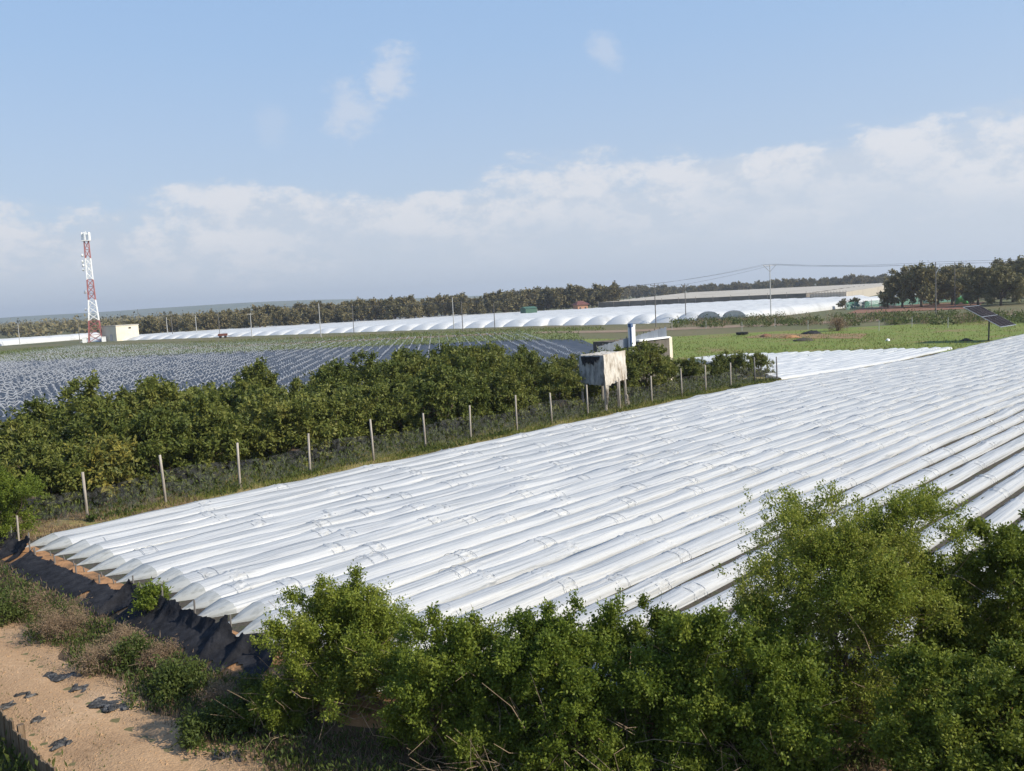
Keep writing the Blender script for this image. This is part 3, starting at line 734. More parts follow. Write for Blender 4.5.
for q in range(40):
    x = 50 - .80 * 6.2 * q; y = 200 + .60 * 6.2 * q * (.72 if q > 8 else .8)
    nm = f'large white polytunnel, {NTH[q]} from the right in the long block behind the green verge'
    arch_tunnel(x, y, AZT, 150 if q > 2 else 115, 6.0, float(np.interp(q, [0, 5, 14, 26], [2.3, 2.15, 1.7, 1.3])), nm, 'large white polytunnels', tuck=q > 1)
gx, gy, gz_ = gat(911, 297)
arch_tunnel(gx, gy, R(10), 22, 4.2, 2.6, 'short white polytunnel standing alone before the dark grove', 'large white polytunnels')
for q, (pa, da, pb, db, lb) in enumerate([(-40, 300, 78, 352, 'long low white polytunnel seen side on at the far left, the nearer one'), (-40, 318, 95, 372, 'long low white polytunnel seen side on at the far left, the one behind')]):
    xa, ya = at_d(pa, da); xb, yb = at_d(pb, db)
    arch_tunnel(xa, ya, math.atan2(xb - xa, yb - ya), math.hypot(xb - xa, yb - ya), 6.0, 2.1, lb, 'white polytunnels at the far left')
# beige net houses
def net_house(name, label, c, zt, walls, wall_mat):
    cx = sum(p[0] for p in c) / 4; cy = sum(p[1] for p in c) / 4; gzz = float(hgt(cx, cy))
    t = thing(name, label, 'net house', (cx, cy, gzz))
    P = [np.array((p[0] - cx, p[1] - cy)) for p in c]; m = 24; V = []
    rg = np.random.default_rng(3)
    for a in range(m + 1):
        for b in range(m + 1):
            u, v = a / m, b / m
            q = (P[0] * (1 - u) + P[1] * u) * (1 - v) + (P[3] * (1 - u) + P[2] * u) * v
            g0 = float(hgt(q[0] + cx, q[1] + cy)) - gzz
            V.append((q[0], q[1], g0 + zt + .18 * math.sin(a * 2.1) * math.sin(b * 1.7) - .12 * (b % 2)))
    i = (np.arange(m)[:, None] * (m + 1) + np.arange(m)[None]).ravel()
    obj('roof', mesh('roof', V, np.stack([i, i + 1, i + m + 2, i + m + 1], 1), M_beige, True), t)
    mb = MB()
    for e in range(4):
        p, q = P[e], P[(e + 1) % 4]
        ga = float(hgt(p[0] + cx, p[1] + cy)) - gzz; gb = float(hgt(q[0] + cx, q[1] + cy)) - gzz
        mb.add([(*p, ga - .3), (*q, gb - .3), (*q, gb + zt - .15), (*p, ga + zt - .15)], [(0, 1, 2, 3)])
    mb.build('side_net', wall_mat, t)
    mb = MB()
    for k in range(13):
        q = P[0] * (1 - k / 12) + P[1] * k / 12; d_ = (P[0] - P[3]); d_ = d_ / np.linalg.norm(d_) * .25
        mb.tube([(q[0] + d_[0], q[1] + d_[1], -1), (q[0] + d_[0], q[1] + d_[1], zt)], .1, 5)
    mb.build('frame', M_post, t)
M_bwall = surf('basin_wall', [(.3, (.07, .062, .052)), (.55, (.13, .115, .095)), (.75, (.20, .18, .15))], scale=1.2, rough=.9, stretch=(1, 1, .4))
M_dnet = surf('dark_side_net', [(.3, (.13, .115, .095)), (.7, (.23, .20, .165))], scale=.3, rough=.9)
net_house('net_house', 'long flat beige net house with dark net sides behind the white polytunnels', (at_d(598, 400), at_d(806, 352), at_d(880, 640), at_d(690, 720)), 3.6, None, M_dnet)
net_house('net_house', 'short beige net house with pale sides at the right end of the long one', (at_d(810, 330), at_d(846, 322), at_d(900, 560), at_d(880, 640)), 3.7, None, M_beige)

# ------------------------------------------------------------------ trees
def make_tree(seed, mat, h, w, leaves, leaf, fork):
    rg = np.random.default_rng(seed)
    lobes = [(0, 0, h * .62, w * .3, w * .3, h * .22)]
    for q in range(7):
        an = q * 2 * PI / 7 + rg.uniform(-.3, .3); r = w * rg.uniform(.2, .38)
        lobes.append((math.cos(an) * r, math.sin(an) * r, h * rg.uniform(.42, .78), w * rg.uniform(.14, .23), w * rg.uniform(.14, .23), h * rg.uniform(.12, .2)))
    for q in range(5):
        an = rg.uniform(0, 6.28); lobes.append((math.cos(an) * w * .33, math.sin(an) * w * .33, h * rg.uniform(.24, .36), w * .17, w * .17, h * .13))
    for q in range(3): lobes.append((rg.normal() * w * .12, rg.normal() * w * .12, h * rg.uniform(.78, .9), w * .15, w * .15, h * .1))
    return plant('oak_tree', '', 'tree', (0, 0, 0), rg, lobes, 60, 420, leaves, leaf, mat, nlimbs=9, trunk=(fork * h, .028 * h), parts=('crown', 'trunk'), csize=.42, tsize=.5, shell=(.6, 1.05))
far_t = [make_tree(70 + q, M_leafT, 8.6, 9.0, 3600, (.8, .55), .16) for q in range(5)]
gro_t = [make_tree(80 + q, M_leafG, 10.2, 9.6, 9500, (.55, .36), .19) for q in range(4)]
used2 = set()
def put(lst, q, x, y, rz, s, label, group):
    pr = lst[q]; loc = (x, y, float(hgt(x, y)) - .05)
    if id(pr) not in used2:
        used2.add(id(pr)); pr.location = loc; pr.rotation_euler = (0, 0, rz); pr.scale = s; tag(pr, label, None, group); return pr
    return dup(pr, loc, rz, label, group, s)
rg = np.random.default_rng(11)
GT = 'trees of the long far treeline'
for row, (dd, step) in enumerate([(335, 6.6), (352, 7.2), (372, 7.6)]):
    px = 136.0
    while px < 610:
        D_ = dd + np.interp(px, [130, 400, 610], [0, 25, 85]) + rg.normal() * 4
        x, y = at_d(px, D_)
        s = np.interp(px, [130, 200, 300, 480, 540, 610], [.74, .86, 1.0, 1.05, 1.2, 1.32]) * rg.uniform(.82, 1.14)
        put(far_t, int(rg.integers(0, 5)), x, y, rg.uniform(0, 6.28), (s * rg.uniform(.9, 1.15), s * rg.uniform(.9, 1.15), s),
            'olive-green tree of the long far treeline behind the white polytunnels', GT)
        px += step * 900 / D_ * rg.uniform(.75, 1.25)
for px in np.arange(-30, 140, 11.0):
    D_ = rg.uniform(480, 640); x, y = at_d(px + rg.normal() * 3, D_); s = rg.uniform(.6, .95)
    put(far_t, int(rg.integers(0, 5)), x, y, rg.uniform(0, 6.28), (s * 1.2, s * 1.2, s * .85), 'small tree scattered on the plain before the hazy ridge at far left', 'scattered trees at far left')
for px in np.arange(604, 905, 6.5):
    D_ = 760 + rg.normal() * 18 - max(0, px - 760) * .6; x, y = at_d(px + rg.normal() * 2, D_); s = rg.uniform(.95, 1.25)
    if px < 650: s *= 1.05
    put(far_t, int(rg.integers(0, 5)), x, y, rg.uniform(0, 6.28), (s * 1.15, s * 1.15, s), 'distant tree in the low strip behind the beige net houses', 'trees behind the net houses')
# low far woods at the left, one mass
n = 26000; cl = 900; rg = np.random.default_rng(91)
cy_ = rg.uniform(430, 1900, cl); cx_ = (rg.uniform(-560, -180, cl) / 900) * cy_; cs = rg.uniform(2.0, 4.6, cl) * (1 + cy_ / 2500)
q = rg.integers(0, cl, n); off = rg.normal(size=(n, 3)) * np.stack([cs[q] * .7, cs[q] * .7, cs[q] * .38], 1)
pos = np.stack([cx_[q], cy_[q], hgt(cx_[q], cy_[q]) + cs[q] * .7], 1) + off
V, Fq = leaf_quads(pos, unit(rg.normal(size=(n, 3))), 2.2, 1.6, rg); V[:, 2] = np.maximum(V[:, 2], 0.02 + hgt(V[:, 0], V[:, 1]))
o = obj('far_woods', mesh('far_woods', V, Fq, M_leafT)); o['kind'] = 'stuff'
grove = [(902, 232, 1.0), (921, 224, 1.08), (938, 238, .98), (952, 226, .95), (978, 214, .9), (990, 232, 1.0), (1001, 208, .95), (1013, 226, 1.08), (1030, 212, 1.1), (1045, 225, 1.0), (1022, 258, 1.1), (1060, 250, 1.1), (930, 255, 1.05), (960, 270, 1.05), (1000, 275, 1.1)]
for k, (px, D_, s) in enumerate(sorted(grove)):
    x, y = at_d(px, D_)
    put(gro_t, k % 4, x, y, rg.uniform(0, 6.28), (s, s, s * rg.uniform(.93, 1.05)), f'dark round-crowned tree of the grove at the right, {NTH[k]} from the left', 'trees of the grove at the right')
# small leaning tree before the teal fence, and low evergreens along the polytunnels
x, y, _ = gat(888, 308)
o = put(gro_t, 1, x, y, 2.1, (.52, .5, .5), 'small flat-crowned tree alone before the teal fence', None)
if 'group' in o: del o['group']
for q, (px, py, s) in enumerate([(843, 309, .30), (855, 309, .34), (866, 308, .22)]):
    x, y, _ = gat(px, py); o = put(gro_t, q, x, y, q * 2.0, (s, s, s * .9), f'dark shrub at the right end of the white polytunnels, {NTH[q]} from the left', 'shrubs by the polytunnels')
gx, gy, gz_ = gat(838, 331)
rg = np.random.default_rng(77)
plant('bare_shrub', 'greyish-brown leafless shrub on the green verge', 'shrub', (gx, gy, gz_), rg, [(0, 0, 1.0, 1.5, 1.2, .9), (-.8, 0, .9, .9, .9, .8), (.9, 0, .8, .9, .9, .7), (0, 0, 1.6, .8, .8, .5)], 60, 500, 3600, (.22, .05), M_dry, nlimbs=40, trunk_r=.04, twig_mat=M_twig, csize=.4, tsize=.25)

# ------------------------------------------------------------------ poles and wires
def pole(px, py, ptop, mat, label, arm=None, r=.12, group='poles of the power lines', dist=None):
    if dist: x, y = at_d(px, dist); z = float(hgt(x, y))
    else: x, y, z = gat(px, py)
    H = z_at(px - .04 * (py - ptop) * .6, ptop, y) - z
    t = thing('utility_pole', label, 'utility pole', (x, y, z - .05), 0, group)
    mb = MB(); mb.tube([(0, 0, -.3), (0, 0, H * .5), (0, 0, H)], [r, r * .85, r * .65], 7); mb.build('shaft', mat, t)
    tips = [(0, 0, H)]
    if arm == 'Y':
        mb = MB()
        for e in (-1, 1): mb.tube([(0, 0, H - 1.5), (e * 1.5, e * .4, H)], .07, 5)
        mb.tube([(-1.6, -.4, H - .05), (1.6, .4, H - .05)], .06, 5); mb.build('cross_arm', M_grey, t); tips = [(-1.5, -.4, H + .2), (0, 0, H + .2), (1.5, .4, H + .2)]
    elif arm == 'T':
        mb = MB(); mb.box((0, 0, H - .25), (1.8, .12, .14), .2); mb.build('cross_arm', mat, t); tips = [(-.8, -.16, H), (0, 0, H + .15), (.8, .16, H)]
    elif arm == 'L':
        mb = MB(); mb.tube([(0, 0, H - 2.2), (.9, .1, H - .7)], .07, 5); mb.box((1.05, .1, H - .6), (.5, .2, .12)); mb.build('lamp_arm', M_grey, t); tips = [(0, 0, H), (0, 0, H - .4)]
    mb = MB()
    for p in tips: mb.tube([(p[0], p[1], p[2] - .2), (p[0], p[1], p[2] + .05)], .06, 5)
    mb.build('insulator', M_whitep if arm == 'Y' else M_darkm, t)
    return Vector((x, y, z)), H
P1 = pole(656, 327, 284, M_pole, 'dark wooden utility pole before the polytunnels, left of a matching pair', 'T')
P2 = pole(686, 322, 284, M_pole, 'dark wooden utility pole before the polytunnels, right of a matching pair', 'T')
P3 = pole(771, 318, 265, M_polec, 'pale utility pole with a Y-shaped head behind the green verge', 'Y', .13)
P4 = pole(936, 317, 262, M_pole, 'tall dark utility pole with a side lamp arm before the grove', 'L')
P5 = pole(955, 307, 262, M_pole, 'thinner grey utility pole right of the lamp arm pole', None, .1)
for px, py, pt, m_, lb in [(20, 345, 323, M_polec, 'short pale pole at the far left edge beyond the hooped field'), (80, 344, 322, M_pole, 'slim dark pole just left of the red and white mast'),
                          (140, 336, 309, M_pole, 'dark pole just right of the cream utility building'), (168, 338, 317, M_polec, 'short pale pole, left of two standing close together'),
                          (173, 338, 315, M_pole, 'dark pole, right of two standing close together at left'), (197, 336, 315, M_polec, 'pale pole standing before the left part of the far treeline'),
                          (220, 337, 312, M_pole, 'dark pole beside the small brown trailer'), (252, 337, 313, M_polec, 'pale pole with a cross arm at left before the treeline'),
                          (321, 337, 303, M_polec, 'grey pole in front of the treeline above the orchard, left of two'), (354, 333, 304, M_pole, 'slim dark pole in front of the treeline above the orchard, right of two'),
                          (454, 329, 297, M_polec, 'bright pale pole left of the dark pole in mid treeline'), (463, 332, 301, M_pole, 'dark pole right beside the bright pale pole'), (495, 330, 303, M_pole, 'dark pole left of the green shed')]:
    pole(px, py, pt, m_, lb, 'T' if px == 252 else None, .13 if m_ is M_polec else .11)
def wire(name, label, pts, r=.018):
    mb = MB(); P = []
    for a, b in zip(pts, pts[1:]):
        for j in range(10):
            f = j / 10; p = a.lerp(b, f); p.z -= 4 * f * (1 - f) * .012 * (b - a).length; P.append(p)
    P.append(pts[-1]); o0 = P[0]
    mb.tube([p - o0 for p in P], r, 4); o = mb.build(name, M_darkm); o.location = o0
    tag(o, label, 'power line')
top = lambda q, dx, dz: q[0] + Vector((dx, dx * .25, q[1] + dz))
LW = Vector((-90, 330, 9.5)); RW = Vector((150, 120, 10.5))
wire('power_line', 'thin upper power line strung from pole to pole across the right half of the sky', [LW, top(P1, 0, .1), top(P3, 0, .2), top(P4, 0, 0), RW])
wire('power_line', 'thin power line just left of the upper one, strung from the Y-shaped head', [LW + Vector((-1, 0, -.2)), top(P1, -.8, 0), top(P3, -1.5, .2), top(P4, 0, -.4), RW + Vector((0, 0, -.5))])
wire('power_line', 'lowest thin power line, strung from the pair of dark poles to the Y-shaped head', [LW + Vector((1, 0, -.4)), top(P2, .8, 0), top(P3, 1.5, .15), top(P5, 0, -.3), RW + Vector((6, 8, -.8))])

# ------------------------------------------------------------------ telecom mast and utility building
bx, by, bz = gat(96, 342)
mast = thing('telecom_mast', 'tall red and white lattice telecom mast with white antennas at its top', 'mast', (bx, by, bz), R(20))
MH = z_at(87, 241, by) - bz
def mw(z): return np.interp(z / MH, [0, .22, .45, 1], [2.05, 1.5, .98, .68])
secs = [(0, .215, M_redp), (.215, .42, M_whitep), (.42, .62, M_redp), (.62, .83, M_whitep), (.83, 1.0, M_redp)]
for z0, z1, m_ in secs:
    mb = MB(); z0 *= MH; z1 *= MH; n = max(2, round((z1 - z0) / 2.3))
    for sx, sy in ((-1, -1), (1, -1), (1, 1), (-1, 1)):
        mb.tube([(sx * mw(z0), sy * mw(z0), z0), (sx * mw(z1), sy * mw(z1), z1)], .14, 5)
    for q in range(n):
        a = z0 + (z1 - z0) * q / n; b = z0 + (z1 - z0) * (q + 1) / n; wa, wb = mw(a), mw(b)
        for (ux, uy), (vx, vy) in (((-1, -1), (1, -1)), ((1, -1), (1, 1)), ((1, 1), (-1, 1)), ((-1, 1), (-1, -1))):
            mb.tube([(ux * wa, uy * wa, a), (vx * wb, vy * wb, b)], .065, 4); mb.tube([(vx * wa, vy * wa, a), (ux * wb, uy * wb, b)], .065, 4)
            mb.tube([(ux * wb, uy * wb, b), (vx * wb, vy * wb, b)], .06, 4)
    mb.build('lattice_section', m_, mast)
mb = MB(); mb.box((0, 0, MH + .1), (2.6, 2.6, .2)); mb.tube([(0, 0, MH), (0, 0, MH + 3.2)], .12, 6); mb.build('top_platform', M_whitep, mast)
for q in range(6):
    an = q * PI / 3 + .3; mb = MB(); mb.box((0, 0, 0), (.45, .3, 2.5)); mb.tube([(-.4, 0, -1), (-.2, 0, -.9)], .05, 4)
    o = mb.build('antenna_panel', M_whitep, mast); o.location = (math.cos(an) * 1.15, math.sin(an) * 1.15, MH + 1.55); o.rotation_euler = (0, 0, an)
for zf, an, rr in ((.80, PI * .98, .62), (.76, PI * 1.1, .5), (.72, PI * 1.0, .45), (.86, PI * 1.05, .5), (.50, PI * .95, .6), (.33, PI * 1.02, .5)):
    mb = MB(); ww = mw(zf * MH)
    mb.tube([(0, 0, 0), (.45, 0, 0), (.55, 0, 0)], [rr, rr, rr * .7], 12); mb.tube([(-.6, 0, 0), (0, 0, 0)], .06, 4)
    o = mb.build('dish', M_whitep, mast); o.location = (math.cos(an) * (ww + .6), math.sin(an) * (ww + .6), zf * MH); o.rotation_euler = (0, 0, an)
for dx, dy in ((-3.2, -1.5), (2.6, -2.2)):
    mb = MB(); mb.box((dx, dy, .8), (1.3, .9, 1.6)); mb.box((dx, dy, 1.64), (1.45, 1.05, .1)); mb.build('equipment_cabinet', M_whitep, mast)
# building: two rendered boxes with a parapet
cx, cy = at_d(117, by - 2); cz = float(hgt(cx, cy))
bld = thing('utility_building', 'flat-roofed cream utility building beside the telecom mast', 'building', (cx, cy, cz), R(60))
bh = z_at(118, 326, cy) - cz
mb = MB(); mb.box((3.6, 3.6, bh / 2 - .2), (8.6, 7.2, bh + .4)); mb.build('wall', M_cream, bld)
mb = MB(); mb.box((3.6, 3.6, bh + .13), (8.9, 7.5, .26)); mb.build('roof', M_conc, bld)
mb = MB(); mb.box((-.76, 2.6, 1.1), (.08, 1.1, 2.2)); mb.build('door', M_grey, bld)
mb = MB(); mb.box((4.5, -.05, bh - .8), (.9, .08, .5)); mb.build('window', M_darkm, bld)
# small trailer near the left
x, y, z = gat(223, 338)
tr = thing('farm_trailer', 'small reddish-brown farm trailer by the pole at left', 'trailer', (x, y, z), .2)
M_rust = plain('rust', (.17, .06, .04), .7)
mb = MB(); mb.box((0, 0, .95), (2.6, 1.3, .7)); mb.build('body', M_rust, tr)
for sx in (-.7, .7):
    mb = MB(); mb.tube([(sx, -.75, .35), (sx, .75, .35)], .35, 10); mb.build('wheel', M_black, tr)
mb = MB(); mb.tube([(1.3, 0, .7), (2.4, 0, .45)], .06, 5); mb.build('drawbar', M_darkm, tr)
# green shed, orange house
x, y, z = gat(529, 317)
sh = thing('shed', 'small green shed with a pale end wall before the treeline', 'shed', (x, y, z), R(35))
M_green = plain('green_sheet', (.05, .11, .075), .6)
mb = MB(); mb.box((0, 0, 1.5), (5.2, 3.4, 3.4)); mb.build('wall', M_green, sh)
mb = MB(); mb.box((2.64, 0, 1.45), (.06, 3.2, 2.9)); mb.build('end_wall', plain('pale_green', (.36, .45, .36), .7), sh)
mb = MB(); mb.add([(-2.8, -1.9, 3.2), (2.8, -1.9, 3.2), (2.8, 1.9, 3.2), (-2.8, 1.9, 3.2), (-2.8, 0, 3.9), (2.8, 0, 3.9)], [(0, 1, 5, 4), (2, 3, 4, 5), (0, 4, 3), (1, 2, 5), (0, 3, 2, 1)]); mb.build('roof', M_green, sh)
x, y = at_d(580, 372); z = float(hgt(x, y))
hs = thing('house', 'small orange house under a dark red hipped roof among the trees', 'house', (x, y, z), R(25)); hs.scale = (.72, .72, .8)
mb = MB(); mb.box((0, 0, 2.0), (6.5, 5.5, 4.4)); mb.build('wall', plain('orange_render', (.42, .22, .13), .8), hs)
mb = MB(); mb.add([(-4.4, -3.6, 4.2), (4.4, -3.6, 4.2), (4.4, 3.6, 4.2), (-4.4, 3.6, 4.2), (-1.6, 0, 6.2), (1.6, 0, 6.2)], [(0, 1, 5, 4), (1, 2, 5), (2, 3, 4, 5), (3, 0, 4), (3, 2, 1, 0)]); mb.build('roof', plain('red_roof', (.13, .05, .04), .8), hs)
for xx in (-1.7, 1.7):
    mb = MB(); mb.box((xx, -2.77, 2.3), (1.0, .06, 1.3)); mb.build('window', M_darkm, hs)
# teal fence by the red field
a_ = Vector(gat(846, 310)); b_ = Vector(gat(968, 300))
tf = thing('net_fence', 'teal green windbreak net fence along the red soil patch', 'fence', a_)
mb = MB(); n = 16; V = []; 
for q in range(n + 1):
    p = (b_ - a_) * q / n; V += [(p.x, p.y, p.z - .1), (p.x, p.y, p.z + 1.9 + .1 * math.sin(q * 2.2))]
obj('net', mesh('net', V, [(2 * q, 2 * q + 2, 2 * q + 3, 2 * q + 1) for q in range(n)], M_teal), tf)
for q in range(0, n + 1):
    p = (b_ - a_) * q / n; mb = MB(); mb.tube([(p.x, p.y - .1, p.z - .2), (p.x, p.y - .1, p.z + 2.2)], .06, 5); mb.build('post', M_polec, tf)
# green net heap by the grove
x, y = at_d(961, 226)
o = MB(); o.tube([(-1.4, 0, .3), (-.7, .1, 1.0), (.2, 0, 1.3), (1.2, .1, .6), (1.7, 0, .2)], [.3, .7, .85, .6, .2], 9)
o = o.build('tarpaulin', plain('bright_green', (.07, .32, .09), .6), None, True); o.location = (x, y, float(hgt(x, y)) + .1); tag(o, 'bright green tarpaulin heap among the grove trunks', 'tarpaulin')

# ------------------------------------------------------------------ solar panel
sx_, sy_, sz_ = gat(988.5, 341)
sol = thing('solar_panel', 'tilted dark solar panel on a single post at the right', 'solar panel', (sx_, sy_, sz_))
zc = z_at(990, 316, sy_) - sz_
A_ = Vector((3.4, 3.0, 0)); B_ = Vector((2.75, -2.9, -2.35)); Nn = A_.cross(B_).normalized(); 
if Nn.z < 0: Nn = -Nn
C_ = Vector((.15, 0, zc))
M_pv = surf('photovoltaic', [(.3, (.010, .008, .010)), (.6, (.022, .017, .018)), (.8, (.045, .03, .028))], scale=1.5, rough=.7, spec=.04)
def slab(mb, c, a, b, n, th):
    V = [c - a / 2 - b / 2, c + a / 2 - b / 2, c + a / 2 + b / 2, c - a / 2 + b / 2]
    V = [v - n * th / 2 for v in V] + [v + n * th / 2 for v in V]
    mb.add(V, [(3, 2, 1, 0), (4, 5, 6, 7), (0, 1, 5, 4), (1, 2, 6, 5), (2, 3, 7, 6), (3, 0, 4, 7)])
for i_ in range(4):
    for j_ in range(2):
        mb = MB(); c = C_ + A_ * ((i_ + .5) / 4 - .5) + B_ * ((j_ + .5) / 2 - .5)
        slab(mb, c + Nn * .03, A_ / 4 * .93, B_ / 2 * .95, Nn, .03); mb.build('module', M_pv, sol)
mb = MB()
for k_ in range(5): slab(mb, C_ + A_ * (k_ / 4 - .5), A_.normalized() * .06, B_ * 1.01, Nn, .07)
for k_ in range(3): slab(mb, C_ + B_ * (k_ / 2 - .5) + Nn * .004, A_ * 1.01, B_.normalized() * .06, Nn, .06)
mb.build('frame', M_grey, sol)
mb = MB(); mb.tube([(0, 0, -.4), (.1, 0, zc - .1)], .085, 8); mb.tube([C_ - A_ * .4 - Nn * .15, C_ + A_ * .4 - Nn * .15], .06, 6); mb.build('post', M_darkm, sol)

# ------------------------------------------------------------------ raised box on stilts by the fence
hx, hy, hz_ = gat(606, 412)
hy_ = hy
hide = thing('raised_hide', 'box wrapped in pale torn sacking, raised on wooden stilts beside the fence', 'raised hide', (hx, hy, hz_), R(90 - 43.8))
zt = z_at(600, 355, hy) - hz_; zb = z_at(600, 384, hy) - hz_
ux, uy = 2.0, 1.75   # along D, along -N(local y is -N)
def cloth(nm, c0, c1, c2, c3, mat, seed, n=14, amp=.035, rag=.05):
    rg = np.random.default_rng(seed); c0, c1, c2, c3 = [np.array(c, float) for c in (c0, c1, c2, c3)]; V = []
    nn = np.cross(c1 - c0, c3 - c0); nn = nn / np.linalg.norm(nn)
    ragv = rg.normal(size=n + 1) * rag
    for a in range(n + 1):
        for b in range(n + 1):
            u, v = a / n, b / n
            q = (c0 * (1 - u) + c1 * u) * (1 - v) + (c3 * (1 - u) + c2 * u) * v
            q = q + nn * (amp * math.sin(u * 23 + seed + 2 * math.sin(v * 5)) * (.3 + v) + rg.normal() * amp * .3) + np.array([0, 0, ragv[a] * v * v])
            V.append(q)
    i = (np.arange(n)[:, None] * (n + 1) + np.arange(n)[None]).ravel()
    return mesh(nm, V, np.stack([i, i + 1, i + n + 2, i + n + 1], 1), mat, True)
# local axes: +x along D (right and away), +y along -N (left and away); camera corner at the origin
obj('front_sacking', cloth('front_sacking', (-.05, -.04, zt), (ux + .05, -.06, zt + .12), (ux + .1, -.08, zb + .1), (-.1, -.1, zb - .15), M_tarp, 1), hide)
obj('side_sacking', cloth('side_sacking', (-.04, uy + .1, zt - .05), (-.06, -.02, zt - .05), (-.06, 0, zb - .1), (-.04, uy + .15, zb - .1), M_tarp_shade, 2), hide)
obj('back_sacking', cloth('back_sacking', (0, uy, zt), (ux, uy, zt), (ux, uy, zb), (0, uy, zb), M_tarp_shade, 3), hide)
obj('end_sacking', cloth('end_sacking', (ux, 0, zt), (ux, uy, zt), (ux, uy, zb), (ux, 0, zb), M_tarp, 4), hide)
obj('roof_sheet', cloth('roof_sheet', (-.02, -.03, zt - .02), (ux, -.03, zt + .06), (ux, uy, zt + .02), (-.02, uy, zt - .06), M_tarp, 5, amp=.03, rag=.0), hide)
obj('opening_dark_sheet', cloth('opening_dark_sheet', (-.11, uy * .95, zt - .12), (-.11, uy * .12, zt - .1), (-.12, uy * .2, zt - .45), (-.12, uy * .88, zt - .58), M_black, 9, amp=.02, rag=.10), hide)  # black sheet laid on for the darkness inside, no hole is cut
for lx, ly in ((0, 0), (ux, 0), (0, uy), (ux, uy), (ux * .6, -.05)):
    mb = MB(); mb.tube([(lx + .05, ly, -.3), (lx, ly + .02, zt * .5), (lx, ly, zb + .3)], [.085, .08, .07], 7); mb.build('leg', M_post, hide)
mb = MB(); mb.box((ux / 2, uy / 2, zb + .02), (ux, uy, .08)); mb.build('platform', M_board, hide)
obj('hanging_cloth', cloth('hanging_cloth', (-.06, -.12, zb - .1), (.2, -.14, zb - .1), (.12, -.1, .55), (0, -.08, .4), M_tarp, 6, amp=.04), hide)
obj('hanging_cloth', cloth('hanging_cloth', (ux - .03, -.12, zb * .5), (ux + .07, -.1, zb * .5), (ux + .38, -.05, .1), (ux + .1, -.05, .15), M_tarp, 7, amp=.03), hide)

# ------------------------------------------------------------------ concrete basin, corrugated fence, valve pillar beyond the orchard
PB = -38.4
def on_plane(px, py, p):
    r = ray(px, py); k = p / (r.x * NX + r.y * NY); return to_ap(r.x * k, r.y * k)[0], EYE + r.z * k
aL, _ = on_plane(600, 350, PB); aM, zM = on_plane(640, 338.5, PB); aR, zR = on_plane(669, 338, PB)
bxo, byo = ap(aL, PB); ZB = (zM + zR) / 2
bas = thing('water_basin', 'raised concrete water basin with a pale rim rising out of the orchard', 'basin', (*ap(aM - .2, PB), 0), R(90 - 43.8))
Lb = aR - aM + .2; Db = 4.2
mb = MB()
for (cx_, cy_, lx_, ly_) in ((Lb / 2, .1, Lb, .2), (Lb / 2, Db - .1, Lb, .2), (.1, Db / 2, .2, Db - .4), (Lb - .1, Db / 2, .2, Db - .4)): mb.box((cx_, cy_, ZB / 2 - .35), (lx_, ly_, ZB + .5))
mb.build('wall', M_bwall, bas)
mb = MB(); mb.box((Lb / 2, .1, ZB - .04), (Lb + .06, .42, .12)); mb.build('rim', M_whitep, bas)
mb = MB(); mb.box((Lb + .22, .5, ZB / 2 - .3), (.42, 1.1, ZB + .5), 0, .9); mb.build('end_block', M_cream, bas)
mb = MB(); mb.box((Lb / 2, Db / 2, ZB - .6), (Lb - .4, Db - .4, .02)); mb.build('water_surface', surf('basin_water', [(.3, (.02, .035, .035)), (.7, (.03, .05, .05))], rough=.08), bas)
Lb = aR - aL
cf = thing('corrugated_fence', 'grey corrugated sheet railing along a walkway and the top of the raised water basin', 'fence', (bxo, byo, 0), R(90 - 43.8))
_, zt0 = on_plane(598, 347, PB); _, zt1 = on_plane(669, 327, PB); n = 300; V = []
_, zb0 = on_plane(598, 357, PB)
for k_ in range(n + 1):
    f = k_ / n; st = int(f * 34); h_ = zt0 + (zt1 - zt0) * f + .025 * math.sin(st * 2.7)
    V += [(Lb * f, .22 + .03 * math.sin(k_ * 1.15), zb0 - .1 + (ZB - zb0) * min(1, f * 1.6)), (Lb * f, .22 + .03 * math.sin(k_ * 1.15), h_)]
obj('sheet', mesh('sheet', V, [(2 * k_, 2 * k_ + 2, 2 * k_ + 3, 2 * k_ + 1) for k_ in range(n)], M_corr), cf)
for k_ in range(13):
    f = k_ / 12; mb = MB(); mb.tube([(Lb * f, .30, -.2), (Lb * f, .30, zt0 + (zt1 - zt0) * f + .12)], .035, 5); mb.build('post', M_pole, cf)
ap_, zp1 = on_plane(629.5, 325.5, PB); xx_ = ap_ - aL
pil = thing('valve_pillar', 'white pillar with a blue pipe and cap standing at the basin railing', 'pillar', (*ap(ap_, PB), 0), R(90 - 43.8))
mb = MB(); mb.box((.06, -.12, (zp1 + ZB - .8) / 2), (.42, .34, zp1 - ZB + .8)); mb.box((.06, -.12, zp1 + .03), (.48, .40, .06)); mb.build('pillar', M_whitep, pil)
mb = MB(); mb.tube([(-.24, -.26, ZB - 1.4), (-.24, -.26, zp1 + .1)], .07, 8); mb.box((-.16, -.2, zp1 + .02), (.26, .24, .26)); mb.build('pipe', M_bluep, pil)

